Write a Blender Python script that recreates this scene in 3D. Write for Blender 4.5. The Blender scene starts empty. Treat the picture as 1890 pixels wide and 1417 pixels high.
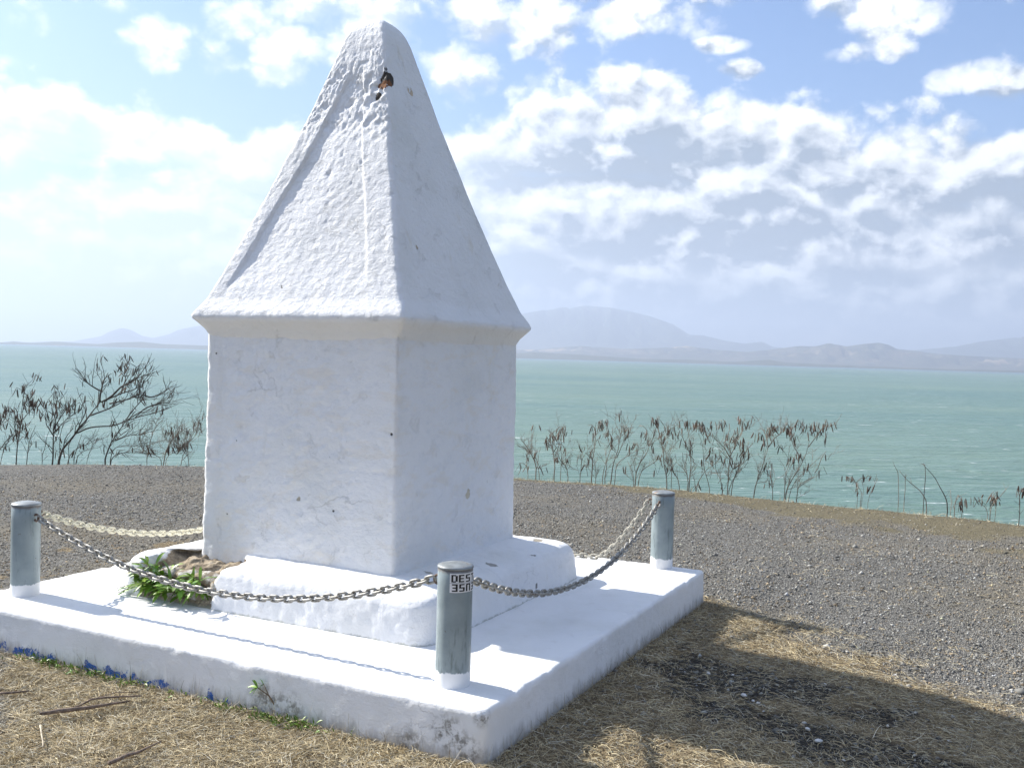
import bpy, math, random
import numpy as np
from mathutils import Vector, Matrix

random.seed(7)
rng = np.random.default_rng(11)
SC = bpy.context.scene
COL = SC.collection
R_ = math.radians

# ------------------------------------------------------------------ camera
F_PX, CAM = 1826.57, np.array([3.17223, -4.62014, 1.29371])
YAW, PITCH, ROLL = 0.467903, -0.027922, 0.028243


def cam_axes():
    cy, sy, cp, sp = math.cos(YAW), math.sin(YAW), math.cos(PITCH), math.sin(PITCH)
    fwd = np.array([-sy * cp, cy * cp, sp])
    right = np.array([cy, sy, 0.0])
    up = np.cross(right, fwd)
    cr, sr = math.cos(ROLL), math.sin(ROLL)
    return right * cr + up * sr, -right * sr + up * cr, fwd


CR, CU, CF = cam_axes()
cam = bpy.data.cameras.new('camera')
cam.sensor_fit = 'HORIZONTAL'
cam.sensor_width = 36.0
cam.lens = F_PX / 1890.0 * 36.0
cam.clip_start, cam.clip_end = 0.05, 90000.0
camo = bpy.data.objects.new('camera', cam)
COL.objects.link(camo)
M3 = Matrix(((CR[0], CU[0], -CF[0], CAM[0]), (CR[1], CU[1], -CF[1], CAM[1]), (CR[2], CU[2], -CF[2], CAM[2]), (0, 0, 0, 1)))
camo.matrix_world = M3
SC.camera = camo


def direction(u, v):
    return CF + CR * (u - 945.0) / F_PX - CU * (v - 708.5) / F_PX


def azel(u, v):                      # compass bearing from +Y and elevation of a point in the photograph, radians
    d = direction(u, v)
    return math.atan2(d[0], d[1]), math.atan2(d[2], math.hypot(d[0], d[1]))


def at(u, v, dist):                  # point at a horizontal distance from the camera
    d = direction(u, v)
    return CAM + d * (dist / math.hypot(d[0], d[1]))


# ------------------------------------------------------------------ view, world, sun
SUN_EL, SUN_AZ = R_(37.5), R_(-88.9)
SC.view_settings.view_transform = 'Standard'
SC.view_settings.look = 'None'
SC.view_settings.gamma = 1.0
SC.view_settings.exposure = 0.9
SC.cycles.use_denoising = True
SC.cycles.max_bounces = 8
SC.cycles.volume_bounces = 0


class NB:
    """small helper for node graphs"""

    def __init__(self, tree, dims='3D'):
        self.t = tree
        self.dims = dims

    def node(self, kind, **kw):
        n = self.t.nodes.new(kind)
        for k, v in kw.items():
            setattr(n, k, v)
        return n

    def put(self, sock, v):
        if v is None:
            return
        if isinstance(v, bpy.types.NodeSocket):
            self.t.links.new(v, sock)
        else:
            if isinstance(v, tuple) and len(v) == 3 and len(getattr(sock, 'default_value', ())) == 4:
                v = v + (1.0,)
            sock.default_value = v

    def m(self, op, a, b=None, c=None, clamp=False):
        n = self.node('ShaderNodeMath', operation=op)
        n.use_clamp = clamp
        for s, v in zip(n.inputs, (a, b, c)):
            self.put(s, v)
        return n.outputs[0]

    def add(self, a, b): return self.m('ADD', a, b)
    def sub(self, a, b): return self.m('SUBTRACT', a, b)
    def mul(self, a, b): return self.m('MULTIPLY', a, b)

    def step(self, v, lo, hi, a=0.0, b=1.0):
        n = self.node('ShaderNodeMapRange', interpolation_type='SMOOTHSTEP')
        for s, x in zip(n.inputs, (v, lo, hi, a, b)):
            self.put(s, x)
        return n.outputs[0]

    def mix(self, f, a, b, mode='MIX'):
        n = self.node('ShaderNodeMix', data_type='RGBA', blend_type=mode)
        self.put(n.inputs[0], f)
        self.put(n.inputs[6], a)
        self.put(n.inputs[7], b)
        return n.outputs[2]

    def noise(self, vec, scale, detail=4, rough=0.5, dist=0.0, out=0):
        n = self.node('ShaderNodeTexNoise', noise_dimensions=self.dims)
        self.put(n.inputs['Vector'], vec)
        for k, v in (('Scale', scale), ('Detail', detail), ('Roughness', rough), ('Distortion', dist)):
            self.put(n.inputs[k], v)
        return n.outputs[out]

    def voro(self, vec, scale, feature='F1', rnd=1.0):
        n = self.node('ShaderNodeTexVoronoi', feature=feature)
        self.put(n.inputs['Vector'], vec)
        self.put(n.inputs['Scale'], scale)
        self.put(n.inputs['Randomness'], rnd)
        return n

    def ramp(self, f, stops):
        n = self.node('ShaderNodeValToRGB')
        e = n.color_ramp.elements
        while len(e) < len(stops):
            e.new(0.5)
        for el, (p, c) in zip(e, stops):
            el.position = p
            el.color = tuple(c) + (1.0,) if len(c) == 3 else c
        self.put(n.inputs[0], f)
        return n.outputs[0]

    def xyz(self, vec):
        n = self.node('ShaderNodeSeparateXYZ')
        self.put(n.inputs[0], vec)
        return n.outputs

    def vec(self, x, y, z=0.0):
        n = self.node('ShaderNodeCombineXYZ')
        for s, v in zip(n.inputs, (x, y, z)):
            self.put(s, v)
        return n.outputs[0]

    def scale(self, v, s):
        n = self.node('ShaderNodeVectorMath', operation='MULTIPLY')
        self.put(n.inputs[0], v)
        self.put(n.inputs[1], s)
        return n.outputs[0]

    def blob(self, pos, p, r):       # 1 at point p, 0 at distance r
        n = self.node('ShaderNodeVectorMath', operation='DISTANCE')
        self.put(n.inputs[0], pos)
        self.put(n.inputs[1], p)
        return self.step(n.outputs['Value'], r, r * 0.25)


world = bpy.data.worlds.new('World')
SC.world = world
world.use_nodes = True
wt = world.node_tree
wt.nodes.clear()
W = NB(wt, '2D')
wo = W.node('ShaderNodeOutputWorld')
bg = W.node('ShaderNodeBackground')
bg.inputs['Strength'].default_value = 0.11
wt.links.new(bg.outputs[0], wo.inputs[0])
sky = W.node('ShaderNodeTexSky', sky_type='NISHITA')
sky.sun_disc = False
sky.sun_elevation = SUN_EL
sky.sun_rotation = SUN_AZ
sky.altitude = 20.0
sky.air_density = 1.0
sky.dust_density = 1.3
sky.ozone_density = 1.5
tc = W.node('ShaderNodeTexCoord')
gx, gy, gz = W.xyz(tc.outputs['Generated'])
AZ = W.m('ARCTAN2', gx, gy)
EL = W.m('ARCSINE', gz)
# the clouds: noise over bearing and elevation, seen as flattened decks
P1 = W.vec(W.mul(AZ, 1.0), W.mul(EL, 1.30), 3.1)


def puffs_at(vec):                   # rounded heads broken up by finer noise
    wv = W.node('ShaderNodeVectorMath', operation='ADD')
    W.put(wv.inputs[0], vec)
    W.put(wv.inputs[1], W.scale(W.noise(vec, 24.0, 5, 0.6, 0.0, 1), (0.030, 0.030, 0.0)))
    v = W.node('ShaderNodeTexVoronoi', feature='F1', voronoi_dimensions='2D')
    W.put(v.inputs['Vector'], wv.outputs[0])
    for k, x in (('Scale', 15.0), ('Detail', 2.5), ('Roughness', 0.5), ('Lacunarity', 2.2)):
        W.put(v.inputs[k], x)
    return W.add(W.mul(W.noise(vec, 12.0, 9, 0.57, 0.1), 0.60), W.mul(W.sub(1.0, v.outputs['Distance']), 0.42))


n_big = W.noise(P1, 5.5, 3, 0.5, 0.3)
n_mid = W.sub(puffs_at(P1), 0.06)
n_sun = W.sub(puffs_at(W.vec(W.add(AZ, -0.008), W.add(W.mul(EL, 1.30), 0.016), 3.1)), 0.06)
relief = W.sub(n_mid, n_sun)                                        # >0 where the cloud faces the sun and the zenith
wob = W.add(W.mul(W.sub(n_big, 0.5), 0.055), W.mul(W.sub(n_mid, 0.5), 0.085))
P2 = W.vec(W.add(W.mul(AZ, 2.4), 7.7), W.mul(EL, 11.0))
n_band = W.noise(P2, 3.0, 7, 0.58, 0.5)
P3 = W.vec(W.add(AZ, 3.7), W.mul(EL, 2.4))
n_body = W.noise(P3, 7.0, 7, 0.58, 0.4)
sunside = W.step(AZ, R_(-19), R_(-40))                              # bearing towards the sun: clouds lit through


def curve(points):                   # elevation (radians) against bearing
    n = W.node('ShaderNodeFloatCurve')
    c = n.mapping.curves[0]
    pts = sorted(((azel(u, v)[0] - R_(-70)) / R_(90), azel(u, v)[1] / 0.6) for u, v in points)
    pts = [(0.0, pts[0][1])] + pts + [(1.0, pts[-1][1])]
    while len(c.points) < len(pts):
        c.points.new(0.5, 0.5)
    for p, q in zip(c.points, pts):
        p.location = q
    n.mapping.update()
    t = W.m('DIVIDE', W.sub(AZ, R_(-70)), R_(90), clamp=True)
    W.put(n.inputs['Value'], t)
    return W.mul(n.outputs[0], 0.6)


WHITE, GREY = (6.6, 6.75, 6.9), (1.75, 2.12, 2.58)
col = W.mix(1.0, sky.outputs[0], (0.56, 0.705, 0.90), 'MULTIPLY')
pale = W.mul(W.step(EL, 0.42, 0.02), W.add(0.16, W.mul(sunside, 0.26)))
col = W.mix(pale, col, (2.7, 3.4, 4.7))


def clamp01(v):
    return W.m('MINIMUM', W.m('MAXIMUM', v, 0.0), 1.0)


def lit_cloud(shade):
    g = W.mix(W.mul(sunside, 0.93), GREY, (4.2, 4.9, 5.6))
    return W.mix(shade, g, WHITE)


# upper cumulus puffs
puffs = [(75, 12, 62, 36), (285, 68, 62, 38), (215, 6, 50, 20), (405, 118, 38, 30), (503, 132, 55, 26), (560, 30, 100, 40),
         (640, 50, 190, 72), (850, 110, 70, 45), (930, 85, 165, 82), (1120, 14, 220, 44), (1240, 8, 110, 28), (1330, 82, 40, 12), (1030, 52, 100, 42),
         (1625, 12, 100, 42), (1640, 55, 48, 32), (1570, 98, 40, 16), (1645, 92, 40, 16), (1775, 140, 50, 22), (1870, 160, 50, 26),
         (1370, 130, 30, 14)]
dmax = None
for (u, v, a, b) in puffs:
    a0, e0 = azel(u, v)
    ra, rb = a / F_PX * 1.15, b / F_PX * 1.15
    d = W.sub(1.0, W.add(W.m('POWER', W.m('ABSOLUTE', W.mul(W.sub(AZ, a0), 1 / ra)), 2.0), W.m('POWER', W.m('ABSOLUTE', W.mul(W.sub(EL, e0), 1 / rb)), 2.0)))
    dmax = d if dmax is None else W.m('MAXIMUM', dmax, d)
high = W.step(EL, 0.40, 0.46)                                       # overhead, outside the picture: scattered puffs
dmax = W.m('MAXIMUM', dmax, W.add(W.mul(high, 1.2), -1.0))
dens = W.add(W.mul(W.m('MAXIMUM', dmax, -2.5), 0.80), W.mul(W.sub(n_mid, 0.35), 4.0))
cov = W.step(dens, -0.30, 1.10)
sh = W.add(W.add(0.66, W.mul(relief, 4.5)), W.mul(W.sub(n_body, 0.46), 2.0))
col = W.mix(W.mul(cov, 0.95), col, lit_cloud(clamp01(sh)))


def deck(col, top, white_depth, fade, strength, wscale=1.0, amp=1.0, gaps=0.5):
    e = W.add(W.sub(curve(top), EL), W.mul(wob, wscale))
    cov = W.mul(W.step(e, -0.005, 0.018), strength)
    body = W.step(e, white_depth * 0.30, white_depth * 1.15, 1.0, 0.0)     # white heads, grey below
    sh = W.add(W.add(W.mul(body, 0.95), W.mul(relief, 3.4 * amp)), W.mul(W.mul(W.sub(n_body, 0.50), W.sub(1.0, W.mul(body, 0.7))), 2.6 * amp))
    thin = W.step(e, fade * 0.4, fade * 1.1, 1.0, 0.35)
    deep_ = W.step(e, 0.03, 0.08)                                   # gaps between the bands, only well below the heads
    hole = W.step(W.add(W.mul(n_band, 0.7), W.mul(n_body, 0.45)), W.add(0.60, W.mul(sunside, 0.07)), W.add(0.46, W.mul(sunside, 0.05)))
    cov = W.mul(cov, W.mul(W.sub(1.0, W.mul(W.mul(hole, deep_), W.mul(W.add(0.12, W.mul(sunside, 0.88)), gaps))), W.m('MAXIMUM', thin, 0.25)))
    return W.mix(cov, col, lit_cloud(clamp01(sh)))


top_a = [(0, 112), (120, 115), (230, 140), (330, 150), (430, 182), (560, 200), (760, 200), (850, 195), (930, 150), (1010, 125), (1110, 105), (1210, 110),
         (1290, 140), (1350, 150), (1450, 158), (1560, 170), (1680, 190), (1760, 200), (1830, 182), (1890, 175)]
top_b = [(0, 325), (200, 320), (330, 335), (560, 350), (850, 330), (1040, 345), (1170, 365), (1270, 322), (1330, 298), (1440, 290), (1530, 328), (1600, 330), (1680, 345),
         (1770, 372), (1890, 362)]
top_c = [(0, 430), (300, 415), (600, 430), (950, 420), (1100, 432), (1300, 470), (1500, 450), (1700, 452), (1890, 470)]
col = deck(col, top_a, 0.060, 0.34, 0.98, gaps=0.85)
col = deck(col, top_b, 0.028, 0.20, 0.85, 0.7, gaps=0.9)
col = deck(col, top_c, 0.024, 0.13, 0.60, 0.55, 0.8, 0.5)
low = W.step(EL, 0.12, 0.0)                                         # the far air near the horizon
col = W.mix(W.mul(low, 0.70), col, W.mix(sunside, (2.1, 2.8, 3.9), (4.1, 4.6, 5.15)))
W.put(bg.inputs['Color'], col)

sl = bpy.data.lights.new('sun', 'SUN')
sl.energy = 5.0
sl.angle = R_(0.5)
sl.color = (1.0, 0.955, 0.88)
so = bpy.data.objects.new('sun', sl)
COL.objects.link(so)
sd = Vector((math.sin(SUN_AZ) * math.cos(SUN_EL), math.cos(SUN_AZ) * math.cos(SUN_EL), math.sin(SUN_EL)))
so.rotation_euler = sd.to_track_quat('Z', 'Y').to_euler()
so.location = (-20, 0, 15)


# ------------------------------------------------------------------ helpers
def hash3(ix, iy, iz, seed):
    h = (ix.astype(np.int64) * 374761393 + iy.astype(np.int64) * 668265263 + iz.astype(np.int64) * 2147483647 + seed * 974711) & 0xFFFFFFFF
    h = ((h ^ (h >> 13)) * 1274126177) & 0xFFFFFFFF
    h = ((h ^ (h >> 16)) * 2246822519) & 0xFFFFFFFF
    return ((h ^ (h >> 15)) & 0xFFFFFF) / float(0xFFFFFF)


def vnoise(P, seed=0):               # value noise in -1..1
    P = np.asarray(P, float)
    i = np.floor(P)
    f = P - i
    f = f * f * f * (f * (f * 6 - 15) + 10)
    r = 0
    for dx in (0, 1):
        for dy in (0, 1):
            for dz in (0, 1):
                w = (f[:, 0] if dx else 1 - f[:, 0]) * (f[:, 1] if dy else 1 - f[:, 1]) * (f[:, 2] if dz else 1 - f[:, 2])
                r = r + w * hash3(i[:, 0] + dx, i[:, 1] + dy, i[:, 2] + dz, seed)
    return r * 2 - 1


ROT = np.array(Matrix.Rotation(0.9, 3, Vector((0.4, 0.7, 0.59)).normalized()))


def fbm(P, octaves=4, gain=0.5, seed=0):
    P = np.asarray(P, float)
    a, s, r = 1.0, 0.0, 0
    Q = P @ ROT
    for o in range(octaves):
        r = r + a * vnoise(Q * (2.03 ** o) + o * 17.3, seed + o)
        Q = Q @ ROT
        s += a
        a *= gain
    return r / s


def sm(x, a, b):
    t = np.clip((np.asarray(x, float) - a) / (b - a), 0, 1)
    return t * t * (3 - 2 * t)


def link_mesh(name, V, faces, mat, parent=None, smooth=True, attrs=None, origin=None):
    """V (n,3); faces: list of (m,k) index arrays or list of lists"""
    me = bpy.data.meshes.new(name)
    V = np.asarray(V, float)
    if origin is not None:
        V = V - np.asarray(origin)
    if isinstance(faces, np.ndarray):
        faces = [faces]
    if len(faces) and not isinstance(faces[0], np.ndarray):
        me.from_pydata([tuple(v) for v in V], [], [tuple(f) for f in faces])
    else:
        nl = sum(f.size for f in faces)
        nf = sum(len(f) for f in faces)
        me.vertices.add(len(V))
        me.vertices.foreach_set('co', V.astype(np.float32).ravel())
        me.loops.add(nl)
        me.loops.foreach_set('vertex_index', np.concatenate([f.ravel() for f in faces]).astype(np.int32))
        me.polygons.add(nf)
        tot = np.concatenate([np.full(len(f), f.shape[1]) for f in faces])
        st = np.concatenate([[0], np.cumsum(tot)[:-1]])
        me.polygons.foreach_set('loop_start', st.astype(np.int32))
        me.update(calc_edges=True)
        me.validate()
    if smooth:
        me.polygons.foreach_set('use_smooth', np.ones(len(me.polygons), bool))
    for k, (dom, arr) in (attrs or {}).items():
        a = me.attributes.new(k, 'FLOAT_COLOR', dom)
        arr = np.asarray(arr, float)
        if arr.ndim == 1:
            arr = np.repeat(arr[:, None], 3, 1)
        arr = np.concatenate([arr, np.ones((len(arr), 1))], 1)
        a.data.foreach_set('color', arr.astype(np.float32).ravel())
    if mat:
        me.materials.append(mat)
    o = bpy.data.objects.new(name, me)
    COL.objects.link(o)
    if origin is not None and parent is None:
        o.location = origin
    if parent is not None:
        o.parent = parent
    return o


def tag(o, label=None, cat=None, group=None, kind=None):
    for k, v in (('label', label), ('category', cat), ('group', group), ('kind', kind)):
        if v:
            o[k] = v
    return o


def empty(name, loc, label, cat, group=None):
    o = bpy.data.objects.new(name, None)
    o.empty_display_size = 0.1
    o.location = loc
    COL.objects.link(o)
    return tag(o, label, cat, group)


def copy_obj(o, parent=None):
    c = o.copy()
    COL.objects.link(c)
    if parent is not None:
        c.parent = parent
    return c


class MB:
    """collects pieces into one mesh"""

    def __init__(self):
        self.v, self.f, self.n, self.c = [], [], 0, []

    def add(self, V, F, col=None):
        V = np.asarray(V, float)
        self.v.append(V)
        self.f += [[i + self.n for i in f] for f in F]
        self.c.append(np.repeat(np.array([col if col is not None else (1, 1, 1)], float), len(V), 0))
        self.n += len(V)

    def tube(self, pts, radii, n=6, col=None, cap=True):
        pts = np.asarray(pts, float)
        T = np.gradient(pts, axis=0)
        T /= np.linalg.norm(T, axis=1)[:, None] + 1e-12
        ref = np.array([0.13, 0.21, 1.0]) if abs(T[0][2]) < 0.9 else np.array([1.0, 0.2, 0.1])
        A = np.cross(T, ref)
        A /= np.linalg.norm(A, axis=1)[:, None] + 1e-12
        B = np.cross(T, A)
        th = np.linspace(0, 2 * math.pi, n, endpoint=False)
        rr = np.broadcast_to(np.asarray(radii, float), (len(pts),))
        V = (pts[:, None, :] + rr[:, None, None] * (np.cos(th)[None, :, None] * A[:, None, :] + np.sin(th)[None, :, None] * B[:, None, :])).reshape(-1, 3)
        F = []
        for i in range(len(pts) - 1):
            for k in range(n):
                F.append([i * n + k, i * n + (k + 1) % n, (i + 1) * n + (k + 1) % n, (i + 1) * n + k])
        if cap:
            F.append(list(range(n))[::-1])
            F.append([(len(pts) - 1) * n + k for k in range(n)])
        self.add(V, F, col)

    def build(self, name, mat, parent=None, origin=None, smooth=True, color=False):
        V = np.concatenate(self.v)
        at_ = {'tint': ('POINT', np.concatenate(self.c))} if color else None
        return link_mesh(name, V, self.f, mat, parent, smooth, at_, origin)


def grid_faces(rows, cols, wrap=True):
    i = np.arange(rows - 1)[:, None]
    j = np.arange(cols if wrap else cols - 1)[None, :]
    j2 = (j + 1) % cols
    a, b, c, d = i * cols + j, i * cols + j2, (i + 1) * cols + j2, (i + 1) * cols + j
    return np.stack([a, b, c, d], -1).reshape(-1, 4)


def grid_normals(G, wrap=True):
    if wrap:
        du = np.roll(G, -1, 1) - np.roll(G, 1, 1)
    else:
        du = np.gradient(G, axis=1)
    dv = np.gradient(G, axis=0)
    n = np.cross(du, dv)
    return n / (np.linalg.norm(n, axis=-1, keepdims=True) + 1e-12)


def rounded_rect(hx, hy, r, n):      # n points round a rounded rectangle, counter-clockwise from above, evenly spread
    r = min(r, hx * 0.98, hy * 0.98)
    k = 10
    pts = []
    for cx, cy, a0 in ((hx - r, hy - r, 0), (-hx + r, hy - r, 90), (-hx + r, -hy + r, 180), (hx - r, -hy + r, 270)):
        for i in range(k + 1):
            a = R_(a0 + 90 * i / k)
            pts.append((cx + r * math.cos(a), cy + r * math.sin(a)))
    pts.append(pts[0])
    pts = np.array(pts)
    s = np.concatenate([[0], np.cumsum(np.linalg.norm(np.diff(pts, axis=0), axis=1))])
    t = np.linspace(0, s[-1], n, endpoint=False)
    return np.stack([np.interp(t, s, pts[:, 0]), np.interp(t, s, pts[:, 1])], 1)


def lathe_rect(profile, cx, cy, n, radius):
    """profile rows: (hx, hy, z[, r]) -> grid (rows, n, 3)"""
    G = np.zeros((len(profile), n, 3))
    for i, row in enumerate(profile):
        r = row[3] if len(row) > 3 else radius
        q = rounded_rect(max(row[0], 1e-4), max(row[1], 1e-4), r, n)
        G[i, :, :2] = q + (cx, cy)
        G[i, :, 2] = row[2]
    return G


def densify(prof, step):             # profile polyline resampled
    prof = np.asarray(prof, float)
    d = np.sqrt((np.diff(prof[:, 0])) ** 2 + (np.diff(prof[:, 2])) ** 2)
    s = np.concatenate([[0], np.cumsum(d)])
    t = np.linspace(0, s[-1], max(2, int(s[-1] / step)))
    return np.stack([np.interp(t, s, prof[:, k]) for k in range(prof.shape[1])], 1)


# ------------------------------------------------------------------ materials
def new_mat(name):
    m = bpy.data.materials.new(name)
    m.use_nodes = True
    t = m.node_tree
    t.nodes.clear()
    b = NB(t)
    out = b.node('ShaderNodeOutputMaterial')
    bs = b.node('ShaderNodeBsdfPrincipled')
    t.links.new(bs.outputs[0], out.inputs[0])
    geo = b.node('ShaderNodeNewGeometry')
    return m, b, bs, geo.outputs['Position']


def bump(b, bs, height, dist, strength=1.0):
    n = b.node('ShaderNodeBump')
    n.inputs['Strength'].default_value = strength
    n.inputs['Distance'].default_value = dist
    b.put(n.inputs['Height'], height)
    b.put(bs.inputs['Normal'], n.outputs[0])


def attr(b, name):
    a = b.node('ShaderNodeAttribute')
    a.attribute_name = name
    return a.outputs['Color']


def plain(name, colr, rough=0.8, spots=None, var=0.25, scale=30.0, metal=0.0, tint=False, bmp=0.0):
    m, b, bs, pos = new_mat(name)
    n = b.noise(pos, scale, 4, 0.6)
    c = b.mix(b.step(n, 0.3, 0.7), tuple(x * (1 - var) for x in colr), tuple(min(1, x * (1 + var)) for x in colr))
    if tint:
        c = b.mix(1.0, c, attr(b, 'tint'), 'MULTIPLY')
    if spots:
        sc, lo, hi, sc_col = spots
        c = b.mix(b.step(b.noise(pos, sc, 5, 0.65), lo, hi), c, sc_col)
    b.put(bs.inputs['Base Color'], c)
    bs.inputs['Roughness'].default_value = rough
    bs.inputs['Metallic'].default_value = metal
    if bmp:
        bump(b, bs, n, bmp)
    return m


def plaster(name, holes=(), extra=None, fine=0.0035):
    m, b, bs, pos = new_mat(name)
    big = b.noise(pos, 2.3, 5, 0.6)
    c = b.mix(b.step(big, 0.42, 0.72), (0.80, 0.80, 0.80), (0.735, 0.735, 0.72))
    st = b.noise(b.scale(pos, (6.0, 6.0, 1.3)), 1.6, 6, 0.65)       # faint run marks of old cream paint
    c = b.mix(b.mul(b.step(st, 0.60, 0.78), 0.35), c, (0.66, 0.62, 0.52))
    sp = b.noise(pos, 46.0, 3, 0.6)
    c = b.mix(b.mul(b.step(sp, 0.745, 0.80), 0.7), c, (0.32, 0.30, 0.26))
    chip = b.noise(b.scale(pos, (1.0, 1.0, 1.25)), 24.0, 8, 0.66, 0.0)
    h = b.add(b.mul(chip, 1.5), b.add(b.mul(b.noise(pos, 110.0, 4, 0.6), 0.30), b.mul(big, 0.4)))
    fl = b.step(b.noise(pos, 7.0, 8, 0.7, 0.6), 0.60, 0.635)        # places where the last coat has flaked away
    c = b.mix(b.mul(fl, 0.30), c, (0.70, 0.69, 0.66))
    h = b.sub(h, b.mul(fl, 0.22))
    cr = b.node('ShaderNodeTexVoronoi', feature='DISTANCE_TO_EDGE')  # hairline cracks
    wv = b.node('ShaderNodeVectorMath', operation='ADD')
    b.put(wv.inputs[0], pos)
    b.put(wv.inputs[1], b.scale(b.noise(pos, 5.0, 5, 0.6, 0.0, 1), (0.35, 0.35, 0.35)))
    b.put(cr.inputs['Vector'], wv.outputs[0])
    cr.inputs['Scale'].default_value = 2.6
    crk = b.mul(b.step(cr.outputs['Distance'], 0.007, 0.002), b.step(b.noise(pos, 1.7, 3, 0.5), 0.58, 0.68))
    c = b.mix(b.mul(crk, 0.25), c, (0.40, 0.39, 0.37))
    h = b.sub(h, b.mul(crk, 0.4))
    for (p, r, colr) in holes:
        k = b.blob(pos, p, r)
        k = b.step(b.add(k, b.mul(b.mul(b.sub(b.noise(pos, 1.1 / r, 4, 0.65), 0.5), 4.0), b.m('SQRT', k))), 0.45, 0.60)
        c = b.mix(k, c, colr)
        h = b.sub(h, b.mul(k, 1.2))
    if extra:
        c, h = extra(b, pos, c, h)
    b.put(bs.inputs['Base Color'], c)
    bs.inputs['Roughness'].default_value = 0.85
    bs.inputs['Specular IOR Level'].default_value = 0.25
    bump(b, bs, h, fine)
    return m


# ------------------------------------------------------------------ terrain
ZG = -0.2
SEA = -18.0
brow_px = [(0, 846), (180, 846), (370, 849), (650, 858), (955, 871), (1100, 879), (1250, 891), (1400, 905), (1550, 920), (1700, 933), (1800, 941), (1890, 951)]
bt = []
for u, v in brow_px:
    d = direction(u, v)
    t = (ZG - CAM[2]) / d[2]
    bt.append((math.degrees(math.atan2(d[0], d[1])), math.hypot(d[0], d[1]) * t))
bt = [(-180, 260), (-140, 150), (-110, 50), (-85, 24), (-65, 15.5)] + bt + [(12, 11.6), (30, 11.5), (55, 14), (80, 22), (110, 60), (140, 150), (180, 260)]
BT = np.array(bt)


def brow(x, y):                      # metres beyond the edge of the bluff (negative: on top)
    dx, dy = x - CAM[0], y - CAM[1]
    az = np.degrees(np.arctan2(dx, dy))
    return np.hypot(dx, dy) - np.interp(az, BT[:, 0], BT[:, 1])


def ground_z(x, y):
    x, y = np.asarray(x, float), np.asarray(y, float)
    P = np.stack([x, y, np.zeros_like(x)], -1).reshape(-1, 3)
    n = fbm(P * 0.9, 3, seed=3).reshape(x.shape)
    n2 = fbm(P * 7.0, 3, seed=5).reshape(x.shape)
    s = brow(x, y) + 0.25 * n
    drop = np.where(s > -0.6, 0.60 * (np.sqrt((s + 0.1) ** 2 + 0.10) + s + 0.1) / 2, 0)
    near = np.maximum(np.maximum(np.abs(x) - 1.5, np.abs(y + 0.04) - 1.45), 0)
    z = ZG + (0.022 * n + 0.012 * n2) * sm(near, 0.0, 0.5) - drop
    z = z - 0.014 * sm(s, -2.0, -0.2)
    z = z - (0.045 * sm(x, 1.5, 2.1) + 0.055 * sm(x, 2.0, 3.1)) * sm(y, 4.2, 1.4)
    return np.maximum(z, SEA - 4)


def straw_mask(x, y):
    x, y = np.asarray(x, float), np.asarray(y, float)
    P = np.stack([x, y, np.zeros_like(x)], -1).reshape(-1, 3)
    n = fbm(P * 2.4, 4, 0.6, seed=21).reshape(x.shape)
    right = sm(1.50 - 0.50 * (x - 1.5) - y + 0.55 * n, -0.28, 0.28)
    front = sm(y + 2.12 + 0.85 * (x + 0.4) + 0.35 * n, -0.15, 0.25)
    front = np.where(x > 0.9, 1.0, front)
    a = np.where(y < -1.40, front, np.where(x > 1.40, right, 0.0))
    strip = sm(n, 0.02, 0.30) * sm(-x, 1.3, 1.6) * sm(-x, 4.6, 2.6) * sm(y, 1.9, 0.9)
    return np.clip(np.maximum(a, 0.75 * strip), 0, 1)


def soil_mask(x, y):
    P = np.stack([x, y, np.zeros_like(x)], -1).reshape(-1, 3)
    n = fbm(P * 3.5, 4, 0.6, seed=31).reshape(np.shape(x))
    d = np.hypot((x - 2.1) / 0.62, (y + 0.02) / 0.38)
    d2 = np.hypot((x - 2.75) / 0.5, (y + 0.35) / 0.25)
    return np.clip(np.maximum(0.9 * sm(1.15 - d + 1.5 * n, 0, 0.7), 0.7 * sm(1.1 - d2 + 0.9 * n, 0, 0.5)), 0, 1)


def axis(lo, hi, step, far, ratio=1.16):
    core = list(np.arange(lo, hi, step))
    a, s = [], step
    v = hi
    while v < far:
        a.append(v)
        s *= ratio
        v += s
    b, s, v = [], step, lo
    while v > -far:
        s *= ratio
        v -= s
        b.append(v)
    return np.array(b[::-1] + core + a)


gxs, gys = axis(-10.5, 7.5, 0.06, 330), axis(-4.5, 10.5, 0.06, 330)
GX, GY = np.meshgrid(gxs, gys)
GZ = ground_z(GX, GY)
st_m = straw_mask(GX, GY)
so_m = soil_mask(GX, GY)
def strip_w(x, y):
    a = np.degrees(np.arctan2(x - CAM[0], y - CAM[1]))
    return np.interp(a, [-50, -30, -20, -10, 0, 20], [0.5, 0.55, 1.1, 1.9, 2.2, 2.4])


br_m = sm(brow(GX, GY) / strip_w(GX, GY) + 0.5 * fbm(np.stack([GX.ravel(), GY.ravel(), 0 * GX.ravel()], 1) * 1.7, 3, seed=8).reshape(GX.shape), -1.25, -0.65)

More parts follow.
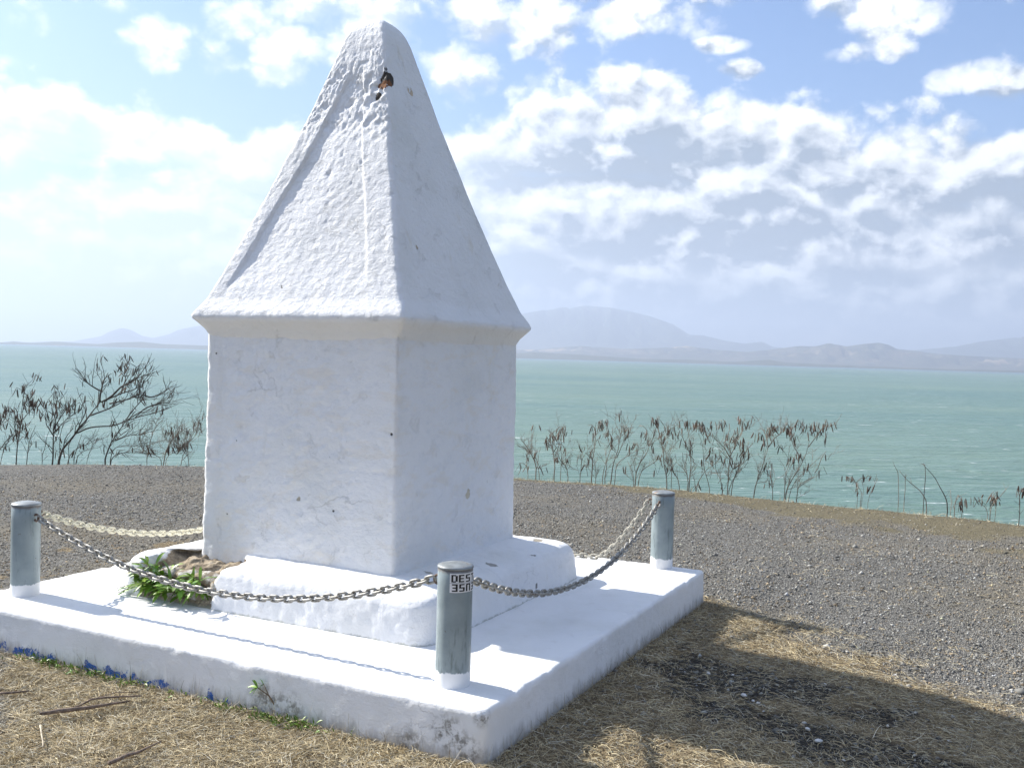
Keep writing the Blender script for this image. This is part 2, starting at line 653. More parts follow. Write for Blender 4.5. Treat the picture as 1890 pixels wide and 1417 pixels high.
m, b, bs, pos = new_mat('gravel_and_dry_grass')
mk = b.node('ShaderNodeSeparateColor')
b.put(mk.inputs[0], attr(b, 'cover'))
ms, mb_, md = mk.outputs
v1 = b.voro(pos, 100.0)
v2 = b.voro(pos, 190.0)
cell = b.xyz(v1.outputs['Color'])[0]
cell2 = b.xyz(v2.outputs['Color'])[1]
grey = b.ramp(b.add(b.mul(cell, 0.72), b.mul(cell2, 0.28)), [(0.0, (0.065, 0.063, 0.058)), (0.40, (0.19, 0.182, 0.162)), (0.72, (0.29, 0.278, 0.248)), (0.9, (0.40, 0.385, 0.35)), (1.0, (0.56, 0.54, 0.50))])
gap = b.step(v1.outputs['Distance'], 0.35, 0.75)
grey = b.mix(b.mul(gap, 0.75), grey, (0.045, 0.042, 0.038))
patch = b.noise(pos, 0.55, 5, 0.62)
grey = b.mix(b.mul(b.step(patch, 0.44, 0.66), 0.6), grey, (0.20, 0.175, 0.13))
fine = b.noise(pos, 38.0, 6, 0.7)
soil = b.ramp(b.add(b.mul(fine, 0.6), b.mul(b.noise(pos, 160.0, 3, 0.6), 0.4)), [(0.3, (0.085, 0.062, 0.038)), (0.5, (0.19, 0.145, 0.086)), (0.7, (0.35, 0.28, 0.165))])
dirt = b.ramp(fine, [(0.3, (0.09, 0.078, 0.045)), (0.52, (0.17, 0.145, 0.085)), (0.72, (0.28, 0.24, 0.15))])
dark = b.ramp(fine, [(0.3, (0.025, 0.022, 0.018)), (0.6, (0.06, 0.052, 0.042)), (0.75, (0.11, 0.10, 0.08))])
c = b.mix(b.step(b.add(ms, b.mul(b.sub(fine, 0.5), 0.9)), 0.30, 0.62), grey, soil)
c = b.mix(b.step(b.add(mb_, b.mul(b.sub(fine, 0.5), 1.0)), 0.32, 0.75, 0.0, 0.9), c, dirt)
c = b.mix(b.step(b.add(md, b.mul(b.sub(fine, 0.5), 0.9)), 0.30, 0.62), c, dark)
b.put(bs.inputs['Base Color'], c)
bs.inputs['Roughness'].default_value = 0.9
bs.inputs['Specular IOR Level'].default_value = 0.2
hh = b.add(b.add(b.mul(b.step(v1.outputs['Distance'], 0.75, 0.05), 0.9), b.mul(cell, 0.5)), b.mul(b.noise(pos, 90.0, 4, 0.6), 0.5))
bump(b, bs, hh, 0.008)
MAT_GROUND = m
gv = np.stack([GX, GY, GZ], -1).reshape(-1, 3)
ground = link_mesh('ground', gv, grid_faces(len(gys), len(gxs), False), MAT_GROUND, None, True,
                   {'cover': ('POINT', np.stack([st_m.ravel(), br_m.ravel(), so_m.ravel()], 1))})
tag(ground, kind='structure')

# ------------------------------------------------------------------ sea
m, b, bs, pos = new_mat('sea_water')
px_, py_, pz_ = b.xyz(pos)
# waves run across the view; stretch along the crests
ang = 0.5
wx = b.add(b.mul(px_, math.cos(ang)), b.mul(py_, math.sin(ang)))
wy = b.sub(b.mul(py_, math.cos(ang)), b.mul(px_, math.sin(ang)))
wv = b.vec(b.mul(wx, 0.35), wy, 0.0)
w1 = b.noise(wv, 0.30, 5, 0.6, 0.5)
w2 = b.noise(wv, 1.3, 4, 0.6, 0.3)
w0 = b.noise(wv, 0.06, 6, 0.62, 0.6)
band = b.noise(b.vec(b.mul(wx, 0.25), wy), 0.006, 4, 0.6, 0.5)
dcam = b.m('SQRT', b.add(b.m('POWER', b.sub(px_, 3.0), 2.0), b.m('POWER', b.add(py_, 4.6), 2.0)))
deep = b.step(dcam, 5000.0, 8200.0)
c = b.mix(b.step(band, 0.36, 0.64), (0.064, 0.146, 0.126), (0.132, 0.205, 0.146))
c = b.mix(b.mul(b.step(b.add(b.mul(w1, 0.6), b.mul(w0, 0.4)), 0.42, 0.58), 0.75), c, (0.130, 0.212, 0.178))
c = b.mix(deep, c, (0.045, 0.13, 0.155))
# whitecaps
cap_a = b.step(b.noise(b.vec(b.mul(wx, 0.40), wy), 0.40, 5, 0.58, 0.6), 0.640, 0.70)
cap_b = b.step(b.noise(b.vec(b.mul(wx, 0.45), wy), 0.13, 5, 0.64, 0.8), 0.635, 0.70)
caps = b.m('MAXIMUM', cap_a, b.mul(cap_b, b.step(dcam, 250.0, 700.0)))
caps = b.mul(caps, b.step(b.noise(pos, 0.012, 4, 0.6), 0.36, 0.55))
c = b.mix(caps, c, (0.64, 0.68, 0.68))
b.put(bs.inputs['Base Color'], c)
b.put(bs.inputs['Roughness'], b.add(0.32, b.mul(caps, 0.5)))
bs.inputs['IOR'].default_value = 1.33
bs.inputs['Specular IOR Level'].default_value = 0.38
bump(b, bs, b.add(b.add(w1, b.mul(w2, 0.3)), b.mul(w0, 2.0)), 1.3, 1.0)
rs = np.concatenate([[0, 20], np.geomspace(40, 31000, 60)])
na = 180
th = np.linspace(0, 2 * math.pi, na, endpoint=False)
sv = np.stack([rs[:, None] * np.cos(th) + CAM[0], rs[:, None] * np.sin(th) + CAM[1], np.full((len(rs), na), SEA)], -1).reshape(-1, 3)
tag(link_mesh('sea', sv, grid_faces(len(rs), na), m, None, True), kind='structure')


# ------------------------------------------------------------------ far land
TOPS = []


def land_strip(name, prof, r0, r1, peak, rough, mat, na=700, nr=46, seed=1, fscale=0.0012, bearing=(-84, 34)):
    """prof: (u, v) skyline points; the skyline stands at share `peak` of the depth r0..r1"""
    pts = sorted((azel(u, v)) for u, v in prof)
    A = np.array([p[0] for p in pts])
    E_ = np.array([p[1] for p in pts])
    az = np.linspace(R_(bearing[0]), R_(bearing[1]), na)
    t = np.linspace(0, 1, nr)
    rp = r0 + peak * (r1 - r0)
    H = np.maximum(rp * np.tan(np.interp(az, A, E_)) + CAM[2] - SEA, 3.0)
    AA, TT = np.meshgrid(az, t)
    RR = r0 + TT * (r1 - r0)
    X, Y = CAM[0] + RR * np.sin(AA), CAM[1] + RR * np.cos(AA)
    P = np.stack([X.ravel(), Y.ravel(), np.zeros(X.size)], 1)
    n = fbm(P * fscale, 6, 0.55, seed).reshape(X.shape)
    rid = 1 - np.abs(fbm(P * fscale * 1.7 + 5, 5, 0.55, seed + 9)).reshape(X.shape) * 2
    up = np.where(TT < peak, sm(TT, -0.02, peak), 1 - 0.9 * sm(TT, peak, 1.05))
    w = np.exp(-((TT - peak) / 0.10) ** 2)
    Z = H[None, :] * up * (1 + rough * (1 - w * 0.85) * (0.6 * n + 0.6 * (rid - 0.6)))
    Z = np.minimum(Z, H[None, :] * (RR / rp) * 1.02)
    Z[0] = -3
    Z[-1] = -5
    V = np.stack([X, Y, Z + SEA], -1).reshape(-1, 3)
    TOPS.append(V[:, 2].max())
    o = link_mesh(name, V, grid_faces(nr, na, False)[:, ::-1], mat, None, True)
    return tag(o, kind='structure')


def land_mat(name, cols, sc, bare, bare_lo=0.55):
    m, b, bs, pos = new_mat(name)
    n = b.noise(pos, sc, 6, 0.65)
    c = b.ramp(n, [(0.32, cols[0]), (0.5, cols[1]), (0.68, cols[2])])
    c = b.mix(b.step(b.noise(pos, sc * 0.45, 5, 0.6), bare_lo, bare_lo + 0.10), c, bare)
    b.put(bs.inputs['Base Color'], c)
    bs.inputs['Roughness'].default_value = 0.95
    bs.inputs['Specular IOR Level'].default_value = 0.1
    return m


M_SHORE = land_mat('shore_scrub', ((0.03, 0.045, 0.022), (0.06, 0.07, 0.035), (0.12, 0.105, 0.06)), 0.006, (0.22, 0.17, 0.10), 0.60)
M_FOOT = land_mat('foothill_grassland', ((0.04, 0.05, 0.03), (0.08, 0.08, 0.05), (0.16, 0.13, 0.085)), 0.0024, (0.34, 0.26, 0.17), 0.56)
M_MTN = land_mat('mountain_forest', ((0.025, 0.04, 0.03), (0.045, 0.06, 0.045), (0.08, 0.085, 0.06)), 0.0008, (0.16, 0.15, 0.10), 0.62)
land_strip('hills', [(-300, 628), (-60, 630), (0, 632), (25, 630), (60, 633), (100, 630), (140, 633), (180, 635), (215, 632), (262, 631), (300, 635), (385, 638), (600, 643), (800, 648), (955, 652), (985, 650),
                     (1060, 654), (1180, 662), (1280, 664), (1350, 668), (1420, 664), (1450, 669), (1600, 676), (1750, 681), (1890, 684), (2200, 692)],
           10000, 12500, 0.5, 0.5, M_SHORE, seed=41, fscale=0.004)
land_strip('foothills', [(-300, 640), (300, 642), (700, 648), (955, 645), (990, 645), (1024, 642), (1074, 639), (1149, 644), (1210, 643), (1268, 639), (1320, 646), (1380, 650), (1427, 645), (1477, 639), (1505, 640),
                         (1529, 634), (1562, 640), (1590, 636), (1621, 633), (1640, 637), (1656, 645), (1690, 648), (1726, 653), (1800, 658), (1890, 662), (2200, 668)],
           13000, 17500, 0.55, 1.3, M_FOOT, seed=51, fscale=0.0026)
land_strip('mountains', [(-300, 618), (0, 632), (135, 630), (186, 621), (203, 612), (224, 606), (241, 609), (262, 620), (283, 624), (313, 617), (330, 609), (360, 603), (420, 596), (560, 588), (760, 600),
                         (880, 596), (984, 577), (1030, 570), (1084, 566), (1129, 570), (1165, 577), (1199, 585), (1243, 600), (1273, 619), (1298, 620), (1335, 629), (1373, 635), (1407, 631), (1427, 641), (1490, 647),
                         (1660, 650), (1700, 646), (1766, 640), (1806, 632), (1850, 627), (1890, 622), (2000, 606), (2200, 600)],
           19000, 27000, 0.5, 1.2, M_MTN, seed=61, fscale=0.0012)

m = bpy.data.materials.new('sea_haze')
m.use_nodes = True
m.node_tree.nodes.clear()
b = NB(m.node_tree)
out = b.node('ShaderNodeOutputMaterial')
pv = b.node('ShaderNodeVolumePrincipled')
pv.inputs['Color'].default_value = (0.70, 0.81, 1.0, 1)
pv.inputs['Density'].default_value = 0.95e-4
pv.inputs['Anisotropy'].default_value = 0.25
m.node_tree.links.new(pv.outputs[0], out.inputs['Volume'])
hb = MB()
x0, x1, z0, z1 = -33000., 33000., SEA - 6.0, max(TOPS) + 15.0
hb.add([(x, y, z) for z in (z0, z1) for (x, y) in ((x0, x0), (x1, x0), (x1, x1), (x0, x1))],
       [[3, 2, 1, 0], [4, 5, 6, 7], [0, 1, 5, 4], [1, 2, 6, 5], [2, 3, 7, 6], [3, 0, 4, 7]])
tag(hb.build('haze', m, smooth=False), kind='stuff')

# ------------------------------------------------------------------ platform
S_X, S_Y0, S_Y1 = 1.51, -1.48, 1.40
slab_c = (0.0, (S_Y0 + S_Y1) / 2)


def slab_extra(b, pos, c, h):
    x, y, z = b.xyz(pos)
    n = b.noise(b.scale(pos, (3.0, 3.0, 1.0)), 6.0, 6, 0.68)
    fine = b.noise(pos, 30.0, 5, 0.7)
    side = b.step(z, -0.03, -0.06)
    lowd = b.step(b.add(z, b.mul(b.sub(n, 0.5), 0.16)), -0.120, -0.205)
    c = b.mix(b.mul(lowd, 0.8), c, b.mix(fine, (0.20, 0.19, 0.17), (0.42, 0.40, 0.37)))
    # leftover blue paint along the foot of the front side
    fx = b.mul(b.step(x, 0.62, 0.40), b.step(y, -1.40, -1.44))
    bl = b.step(b.add(b.noise(b.scale(pos, (1.0, 1.0, 1.1)), 8.0, 8, 0.72), b.mul(b.step(z, -0.115, -0.185), 0.16)), 0.65, 0.695)
    bl = b.mul(b.mul(bl, fx), b.step(z, -0.125, -0.140))
    c = b.mix(bl, c, (0.05, 0.13, 0.40))
    # dark scuffs near the front corner
    for p, r in (((1.36, -1.48, -0.10), 0.10), ((1.44, -1.48, -0.16), 0.10), ((1.5, -1.47, -0.02), 0.05), ((1.2, -1.48, -0.18), 0.09), ((0.62, -1.49, -0.17), 0.12), ((0.5, -1.49, -0.16), 0.13)):
        k = b.mul(b.blob(pos, p, r), b.step(b.noise(pos, 28.0, 5, 0.7), 0.42, 0.62))
        c = b.mix(b.mul(k, 0.85), c, (0.17, 0.155, 0.13))
    # worn top edge and small scuffs
    sc = b.mul(b.step(b.noise(b.scale(pos, (1.0, 2.0, 1.0)), 11.0, 6, 0.7), 0.68, 0.74), b.step(z, -0.015, -0.003))
    c = b.mix(b.mul(sc, 0.35), c, (0.50, 0.48, 0.44))
    return c, h


prof = densify([(S_X, 1.44, -0.34), (S_X + 0.004, 1.445, -0.2), (S_X, 1.44, -0.012), (S_X - 0.003, 1.437, -0.004), (S_X - 0.010, 1.430, 0.0), (0.05, 0.04, 0.004)], 0.013)
slabG = lathe_rect([(a, b_, c_, 0.03) for a, b_, c_ in prof], slab_c[0], slab_c[1], 720, 0.03)
Nn = grid_normals(slabG)
P = slabG.reshape(-1, 3)
edge = np.exp(-((P[:, 2] + 0.006) / 0.011) ** 2) * (np.maximum(np.abs(P[:, 0]) - 1.44, 0) + np.maximum(np.abs(P[:, 1] + 0.04) - 1.37, 0) > 0)
topm = sm(P[:, 2], -0.012, -0.002)
d = 0.004 * fbm(P * 1.2, 3, 0.5, 1) + 0.0016 * fbm(P * 16, 4, 0.6, 2) * (1 - 0.6 * topm) + edge * 0.004 * fbm(P * np.array([14, 14, 5.0]), 4, 0.65, 4) - edge * 0.010 * sm(fbm(P * 9.0, 3, 0.6, 12), 0.2, 0.5)
V = P + Nn.reshape(-1, 3) * d[:, None]
tag(link_mesh('concrete_platform', V, grid_faces(*slabG.shape[:2]), plaster('whitewashed_platform', (), slab_extra), None, True, None, (0, 0, ZG)),
    'low square whitewashed concrete platform under the monument, blue paint along its foot', 'platform')

# ------------------------------------------------------------------ monument
MX, MY = -0.025, -0.05
mon = empty('monument', (MX, MY, 0), 'tall white plastered monument with a blunt pyramid top on a square shaft', 'monument')
mo = (MX, MY, 0)
BREAKS = 0


def shaft_extra(b, pos, c, h):
    x, y, z = b.xyz(pos)
    # warm grazing sun on the bumps, painted into the colour as mottling
    n = b.noise(b.scale(pos, (1.0, 1.0, 2.4)), 5.0, 6, 0.66, 0.4)
    c = b.mix(b.mul(b.step(n, 0.50, 0.66), 0.42), c, (0.76, 0.70, 0.60))
    n4 = b.noise(b.scale(pos, (1.0, 1.0, 1.8)), 13.0, 6, 0.7, 0.2)
    c = b.mix(b.mul(b.step(n4, 0.50, 0.66), 0.28), c, (0.64, 0.66, 0.69))  # bluish shade among the bumps, put into the colour as well
    # dark small pits
    v = b.voro(pos, 9.0)
    pit = b.mul(b.step(v.outputs['Distance'], 0.075, 0.045), b.step(b.xyz(v.outputs['Color'])[0], 0.80, 0.82))
    c = b.mix(pit, c, (0.10, 0.095, 0.09))
    # warm bounced light painted as a cream strip below the eaves
    k = b.step(b.add(z, b.mul(b.sub(b.noise(pos, 7.0, 4, 0.6), 0.5), 0.05)), 1.335, 1.365)
    c = b.mix(b.mul(k, 0.12), c, (0.74, 0.69, 0.59))
    return c, b.sub(h, b.mul(pit, 1.0))


def face_x(P):                        # coordinate along the front side, and which side a point is on
    return P[:, 0] - MX, (P[:, 1] - MY)


prof = densify([(0.616, 0.634, 0.10), (0.608, 0.632, 0.25), (0.602, 0.628, 0.8), (0.598, 0.626, 1.345), (0.596, 0.624, 1.42)], 0.011)
G = lathe_rect([(a, b_, c_, 0.012) for a, b_, c_ in prof], MX, MY, 440, 0.02)
Nn = grid_normals(G).reshape(-1, 3)
P = G.reshape(-1, 3)
fx, fy = face_x(P)
front = (Nn[:, 1] < -0.7)
rough = np.where(front, 1.0, 0.45)
strk = P @ np.array([[0.88, 0.0, -0.47], [0, 1, 0], [0.47, 0.0, 0.88]])
d = 0.006 * fbm(P * 1.6, 3, 0.5, 71) + rough * (0.0026 * fbm(strk * np.array([5, 5, 9.0]), 3, 0.6, 72) + 0.0062 * fbm(strk * np.array([15, 15, 22.0]), 4, 0.72, 73) * 1.6)
# smoother plaster bands at both ends of the front and a lift line across it
endband = np.where(front, np.maximum(sm(fx, 0.33, 0.37), sm(-fx, 0.50, 0.53)), 0)
d = d * (1 - 0.55 * endband) + 0.004 * endband
line = np.exp(-((P[:, 2] - 0.72 - 0.01 * vnoise(P * 3, 4)) / 0.006) ** 2) * np.where(front, np.maximum(sm(fx, 0.28, 0.36), sm(-fx, 0.42, 0.50)), 0.25)
d -= 0.006 * line
corner = np.exp(-((np.abs(fx) - 0.60) / 0.03) ** 2) * np.exp(-((np.abs(fy) - 0.63) / 0.03) ** 2)
d += corner * 0.007 * fbm(P * 10, 3, 0.6, 75)
# hammered patch and chipped lettering on the front, worn ring on the shaded side
hp = np.exp(-(((fx + 0.40) / 0.10) ** 2 + ((P[:, 2] - 0.84) / 0.06) ** 2)) * front
d -= 0.010 * hp * np.abs(vnoise(P * np.array([38, 38, 30.0]), 77))
ring = np.hypot(P[:, 1] - 0.02, (P[:, 2] - 0.78) * 1.0)
side = (Nn[:, 0] > 0.7)
d += 0.004 * side * np.exp(-((ring - 0.115) / 0.014) ** 2) * sm(P[:, 2], 0.74, 0.86)
d += 0.003 * side * (np.exp(-((P[:, 1] - 0.50) / 0.010) ** 2) * sm(P[:, 2], 0.5, 0.55) * sm(P[:, 2], 1.1, 1.0))
V = P + Nn * d[:, None]
shaft_holes = [((-0.42, -0.69, 0.82), 0.022, (0.05, 0.045, 0.04)), ((-0.03, -0.69, 1.12), 0.02, (0.22, 0.24, 0.28)), ((0.0, -0.69, 0.55), 0.025, (0.42, 0.38, 0.30)), ((0.58, 0.02, 0.55), 0.04, (0.62, 0.56, 0.44))]
link_mesh('shaft', V, grid_faces(*G.shape[:2]), plaster('plastered_shaft', shaft_holes, shaft_extra, 0.007), mon, True, None, mo)

# spire: four sided, blunt tip, a sunk panel on the front
ZE, ZT = 1.455, 3.125
pr = [(0.585, 0.612, 1.335), (0.600, 0.630, 1.358), (0.618, 0.65, 1.395), (0.648, 0.680, 1.430), (0.664, 0.696, 1.447), (0.668, 0.700, 1.462), (0.655, 0.69, 1.485)]
for z, h in ((1.55, 0.615), (1.68, 0.562), (1.85, 0.50), (2.1, 0.415), (2.4, 0.318), (2.6, 0.256), (2.8, 0.197), (2.93, 0.158), (3.0, 0.137), (3.045, 0.118), (3.08, 0.095), (3.105, 0.066), (3.120, 0.033), (3.124, 0.004)):
    pr.append((h, h * (1.045 if z < 2.6 else 1.02), z))
prof = densify(pr, 0.0105)
G = lathe_rect([(a, b_, c_, min(0.026, 0.6 * a)) for a, b_, c_ in prof], MX, MY, 440, 0.02)
Nn = grid_normals(G).reshape(-1, 3)
P = G.reshape(-1, 3)
fx, fy = face_x(P)
z = P[:, 2]
front = (np.abs(fy) >= np.abs(fx) * 1.0) & (fy < 0) & (z > 1.48)
sidef = (fx > 0) & ~front
rough = np.where(front, 1.0, 0.28)
d = 0.007 * fbm(P * 1.8, 3, 0.5, 81) + rough * (0.0026 * fbm(P * np.array([9, 9, 7.0]), 3, 0.6, 82) + 0.0036 * fbm(P * 34, 3, 0.7, 83))
wl = 0.006 * vnoise(P * 4, 85)
xl = np.interp(z, [1.60, 2.42, 2.80], [-0.50, -0.168, -0.045]) + wl
xr = np.interp(z, [1.60, 2.42, 2.80], [0.40, 0.140, 0.040]) + wl
inside = sm(fx - xl, -0.002, 0.009) * sm(xr - fx, -0.003, 0.008) * sm(z, 1.53, 1.80) * sm(z, 2.86, 2.70) * front
sunk = 0.016 - 0.007 * sm(fx - xl, 0.0, 0.35)
d -= sunk * inside
d -= 0.017 * front * sm(z, 2.30, 2.62) * sm(z, 2.95, 2.75) * np.abs(fbm(P * 20, 3, 0.6, 86)) * 1.5       # gouges near the top
pit = sm(fbm(P * 17, 3, 0.55, 88), 0.40, 0.56) * front * sm(z, 1.55, 2.3)
d -= 0.006 * pit * sm(fbm(P * 2.5, 2, 0.5, 84), -0.1, 0.4)
d -= 0.018 * np.exp(-(((fx - 0.17) / 0.045) ** 2 + ((fy + 0.18) / 0.06) ** 2 + ((z - 2.70) / 0.11) ** 2)) * (0.5 + np.abs(vnoise(P * 30, 89)))
eav = np.exp(-((z - 1.458) / 0.03) ** 2)
d += eav * 0.012 * fbm(P * np.array([6, 6, 3.0]), 4, 0.6, 90)
V = P + Nn * d[:, None]


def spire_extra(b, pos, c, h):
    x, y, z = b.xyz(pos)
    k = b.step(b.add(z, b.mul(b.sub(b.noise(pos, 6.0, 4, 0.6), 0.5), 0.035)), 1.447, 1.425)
    c = b.mix(b.mul(k, 0.35), c, (0.74, 0.69, 0.59))                # light bounced off the dry grass, painted cream under the eaves
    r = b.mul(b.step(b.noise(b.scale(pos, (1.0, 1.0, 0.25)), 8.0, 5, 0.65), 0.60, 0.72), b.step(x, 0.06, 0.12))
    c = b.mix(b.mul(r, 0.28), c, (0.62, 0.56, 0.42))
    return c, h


RUST, HOLE = (0.20, 0.085, 0.035), (0.06, 0.052, 0.045)
spire_holes = [((0.182, -0.245, 2.745), 0.070, HOLE), ((0.168, -0.25, 2.695), 0.055, RUST), ((0.145, -0.29, 2.63), 0.036, HOLE), ((0.19, -0.24, 2.80), 0.055, HOLE), ((0.183, -0.26, 2.62), 0.022, (0.22, 0.16, 0.1)),
               ((-0.165, -0.44, 2.30), 0.013, (0.02, 0.02, 0.02)), ((-0.19, -0.46, 2.25), 0.013, (0.02, 0.02, 0.02)),
               ((-0.15, -0.68, 1.62), 0.03, (0.20, 0.19, 0.18)), ((-0.12, -0.62, 1.83), 0.022, (0.3, 0.29, 0.28)), ((0.56, -0.40, 1.74), 0.036, (0.20, 0.18, 0.14)), ((0.50, -0.40, 1.83), 0.03, (0.55, 0.47, 0.34)),
               ((0.58, 0.28, 1.70), 0.03, (0.40, 0.36, 0.26)), ((0.2, -0.05, 2.72), 0.04, (0.62, 0.50, 0.36)), ((0.19, -0.02, 2.86), 0.03, (0.62, 0.54, 0.40))]
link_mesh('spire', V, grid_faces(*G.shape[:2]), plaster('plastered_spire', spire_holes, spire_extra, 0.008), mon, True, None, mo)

# plinth with the broken front left edge
pr = [(0.945, 0.865, -0.02), (0.952, 0.870, 0.004), (0.948, 0.868, 0.05), (0.940, 0.862, 0.12), (0.928, 0.852, 0.170), (0.908, 0.836, 0.195), (0.880, 0.810, 0.208), (0.80, 0.74, 0.220), (0.66, 0.64, 0.232), (0.50, 0.50, 0.234)]
prof = densify(pr, 0.011)
PX, PY = -0.02, -0.075
G = lathe_rect([(a, b_, c_, 0.10) for a, b_, c_ in prof], PX, PY, 620, 0.1)
Nn = grid_normals(G).reshape(-1, 3)
P = G.reshape(-1, 3)
d = 0.014 * fbm(P * 2.0, 3, 0.55, 91) + 0.006 * fbm(P * 9, 4, 0.6, 92) + 0.0022 * fbm(P * 30, 3, 0.6, 93)
# right hand end is worn to a slump
V = P + Nn * d[:, None]
nb = fbm(P * 5.0, 4, 0.6, 95)
bx = np.minimum(sm(V[:, 0] + 0.09 * nb, -0.86, -0.74), 1 - sm(V[:, 0] + 0.09 * nb, -0.36, -0.26))
by = 1 - sm(V[:, 1] + 0.06 * nb + 0.22 * np.abs(V[:, 0] + 0.52), -0.70, -0.60)
brk = np.where(P[:, 1] < -0.5, bx * by, 0)
brk2 = sm(brk, 0.25, 0.75)
rub = fbm(P * 12, 4, 0.65, 96)
V[:, 1] += brk2 * (0.075 + 0.05 * rub) * sm(P[:, 2], -0.02, 0.10)
V[:, 2] -= brk2 * (0.022 + 0.03 * rub + 0.05 * sm(-P[:, 1], 0.72, 0.9)) * sm(P[:, 2], 0.03, 0.2)


def plinth_extra(b, pos, c, h):
    k = b.xyz(attr(b, 'broken'))[0]
    n = b.noise(pos, 24.0, 6, 0.7)
    rub = b.ramp(n, [(0.28, (0.075, 0.06, 0.045)), (0.45, (0.25, 0.20, 0.14)), (0.58, (0.42, 0.345, 0.245)), (0.72, (0.60, 0.54, 0.45))])
    c = b.mix(b.step(b.add(k, b.mul(b.sub(n, 0.5), 0.5)), 0.40, 0.55), c, rub)
    x, y, z = b.xyz(pos)
    k2 = b.mul(b.step(b.add(z, b.mul(b.sub(n, 0.5), 0.05)), 0.014, 0.0), 0.6)
    c = b.mix(k2, c, (0.30, 0.31, 0.24))
    return c, b.add(h, b.mul(b.mul(k, n), 2.0))


pl = link_mesh('plinth', V, grid_faces(*G.shape[:2]), plaster('plastered_plinth', [((0.80, -0.10, 0.22), 0.05, (0.35, 0.34, 0.31)), ((0.66, -0.5, 0.24), 0.04, (0.4, 0.38, 0.34)), ((0.85, 0.28, 0.2), 0.03, (0.3, 0.29, 0.27)), ((0.72, 0.62, 0.225), 0.06, (0.3, 0.27, 0.22)), ((0.945, 0.2, 0.06), 0.04, (0.25, 0.24, 0.23))], plinth_extra, 0.004), mon, True,
               {'broken': ('POINT', brk2)}, mo)


def rock(center, size, seed, squash=(1, 1, 0.8), n=14):
    th_ = np.linspace(0, 2 * math.pi, n * 2, endpoint=False)
    ph = np.linspace(0.02, math.pi - 0.02, n)
    Q = np.stack([np.sin(ph)[:, None] * np.cos(th_), np.sin(ph)[:, None] * np.sin(th_), np.cos(ph)[:, None] * np.ones_like(th_)], -1).reshape(-1, 3)
    r = 1 + 0.28 * fbm(Q * 1.4 + seed * 3.1, 3, 0.55, seed) + 0.10 * fbm(Q * 5 + seed, 3, 0.6, seed + 1)
    nr_ = np.random.default_rng(seed)
    for _ in range(9):               # knock flat facets off it
        pn = nr_.normal(0, 1, 3)
        pn /= np.linalg.norm(pn)
        dd = Q @ pn
        r = np.where(dd > 0.05, np.minimum(r, nr_.uniform(0.72, 0.95) / np.maximum(dd, 0.05)), r)
    Vr = Q * r[:, None] * np.array(squash) * size + np.array(center)
    F = [list(f) for f in grid_faces(n, n * 2)[:, ::-1]]
    F += [list(range(n * 2)), [(n - 1) * n * 2 + k for k in range(n * 2)][::-1]]
    return Vr, F


m_stone = plain('whitewashed_rubble', (0.52, 0.50, 0.46), 0.9, (13.0, 0.42, 0.56, (0.24, 0.19, 0.13)), 0.2, 22.0, bmp=0.010)
for i, (c_, s_, sq) in enumerate((((-0.70, -0.845, 0.120), 0.072, (1.25, .8, .55)), ((-0.56, -0.85, 0.125), 0.066, (1.2, .8, .55)), ((-0.42, -0.845, 0.120), 0.070, (1.3, .8, .6)), ((-0.61, -0.875, 0.040), 0.065, (1.3, .8, .7)),
                                   ((-0.45, -0.875, 0.040), 0.068, (1.3, .7, .75)), ((-0.33, -0.87, 0.085), 0.050, (1, .9, 1.2)), ((-0.33, -0.885, 0.03), 0.045, (1, .8, .9)), ((-0.74, -0.86, 0.04), 0.055, (1, .8, .9)))):
    Vr, F = rock(c_, s_, 200 + i, sq)
    mb = MB()
    mb.add(Vr, F)
    mb.build('stone', m_stone, pl, mo)

# ------------------------------------------------------------------ bollards
PR, PH = 0.0695, 0.466


def pipe_mat():
    m, b, bs, pos = new_mat('grey_blue_painted_steel')
    tcn = b.node('ShaderNodeTexCoord')
    op = tcn.outputs['Object']
    info = b.node('ShaderNodeObjectInfo')
    ox, oy, oz = b.xyz(op)
    n = b.noise(pos, 9.0, 5, 0.6)
    st = b.noise(b.scale(pos, (5.0, 5.0, 1.0)), 5.0, 5, 0.65)
    c = b.mix(b.step(n, 0.35, 0.7), (0.225, 0.275, 0.285), (0.285, 0.335, 0.345))
    c = b.mix(b.mul(b.step(st, 0.53, 0.68), 0.75), c, (0.105, 0.135, 0.138))
    c = b.mix(b.step(b.noise(pos, 34.0, 4, 0.7), 0.685, 0.72), c, (0.13, 0.085, 0.055))
    rim = b.step(b.add(oz, b.mul(b.sub(b.noise(pos, 30.0, 4, 0.6), 0.5), 0.02)), PH - 0.022, PH - 0.006)
    c = b.mix(b.mul(rim, 0.8), c, (0.12, 0.085, 0.06))
    wb = b.sub(b.add(oz, b.mul(b.sub(b.noise(b.scale(pos, (1.0, 1.0, 0.5)), 16.0, 5, 0.65), 0.5), 0.055)), 0.064)
    foot = b.step(wb, 0.003, -0.003)
    c = b.mix(foot, c, b.mix(n, (0.80, 0.80, 0.80), (0.70, 0.70, 0.69)))
    b.put(bs.inputs['Base Color'], c)
    b.put(bs.inputs['Roughness'], b.add(0.42, b.mul(foot, 0.4)))
    bump(b, bs, b.add(b.mul(foot, 0.6), b.mul(b.noise(pos, 60.0, 4, 0.6), 0.25)), 0.002)
    return m


MAT_PIPE = pipe_mat()
MAT_CAP = plain('weathered_steel_cap', (0.25, 0.27, 0.275), 0.5, (26.0, 0.56, 0.70, (0.22, 0.16, 0.115)), 0.2, 24.0, metal=0.25, bmp=0.001)
MAT_RUST = plain('rusty_eye', (0.16, 0.11, 0.08), 0.75, None, 0.4, 60.0, metal=0.3, bmp=0.002)


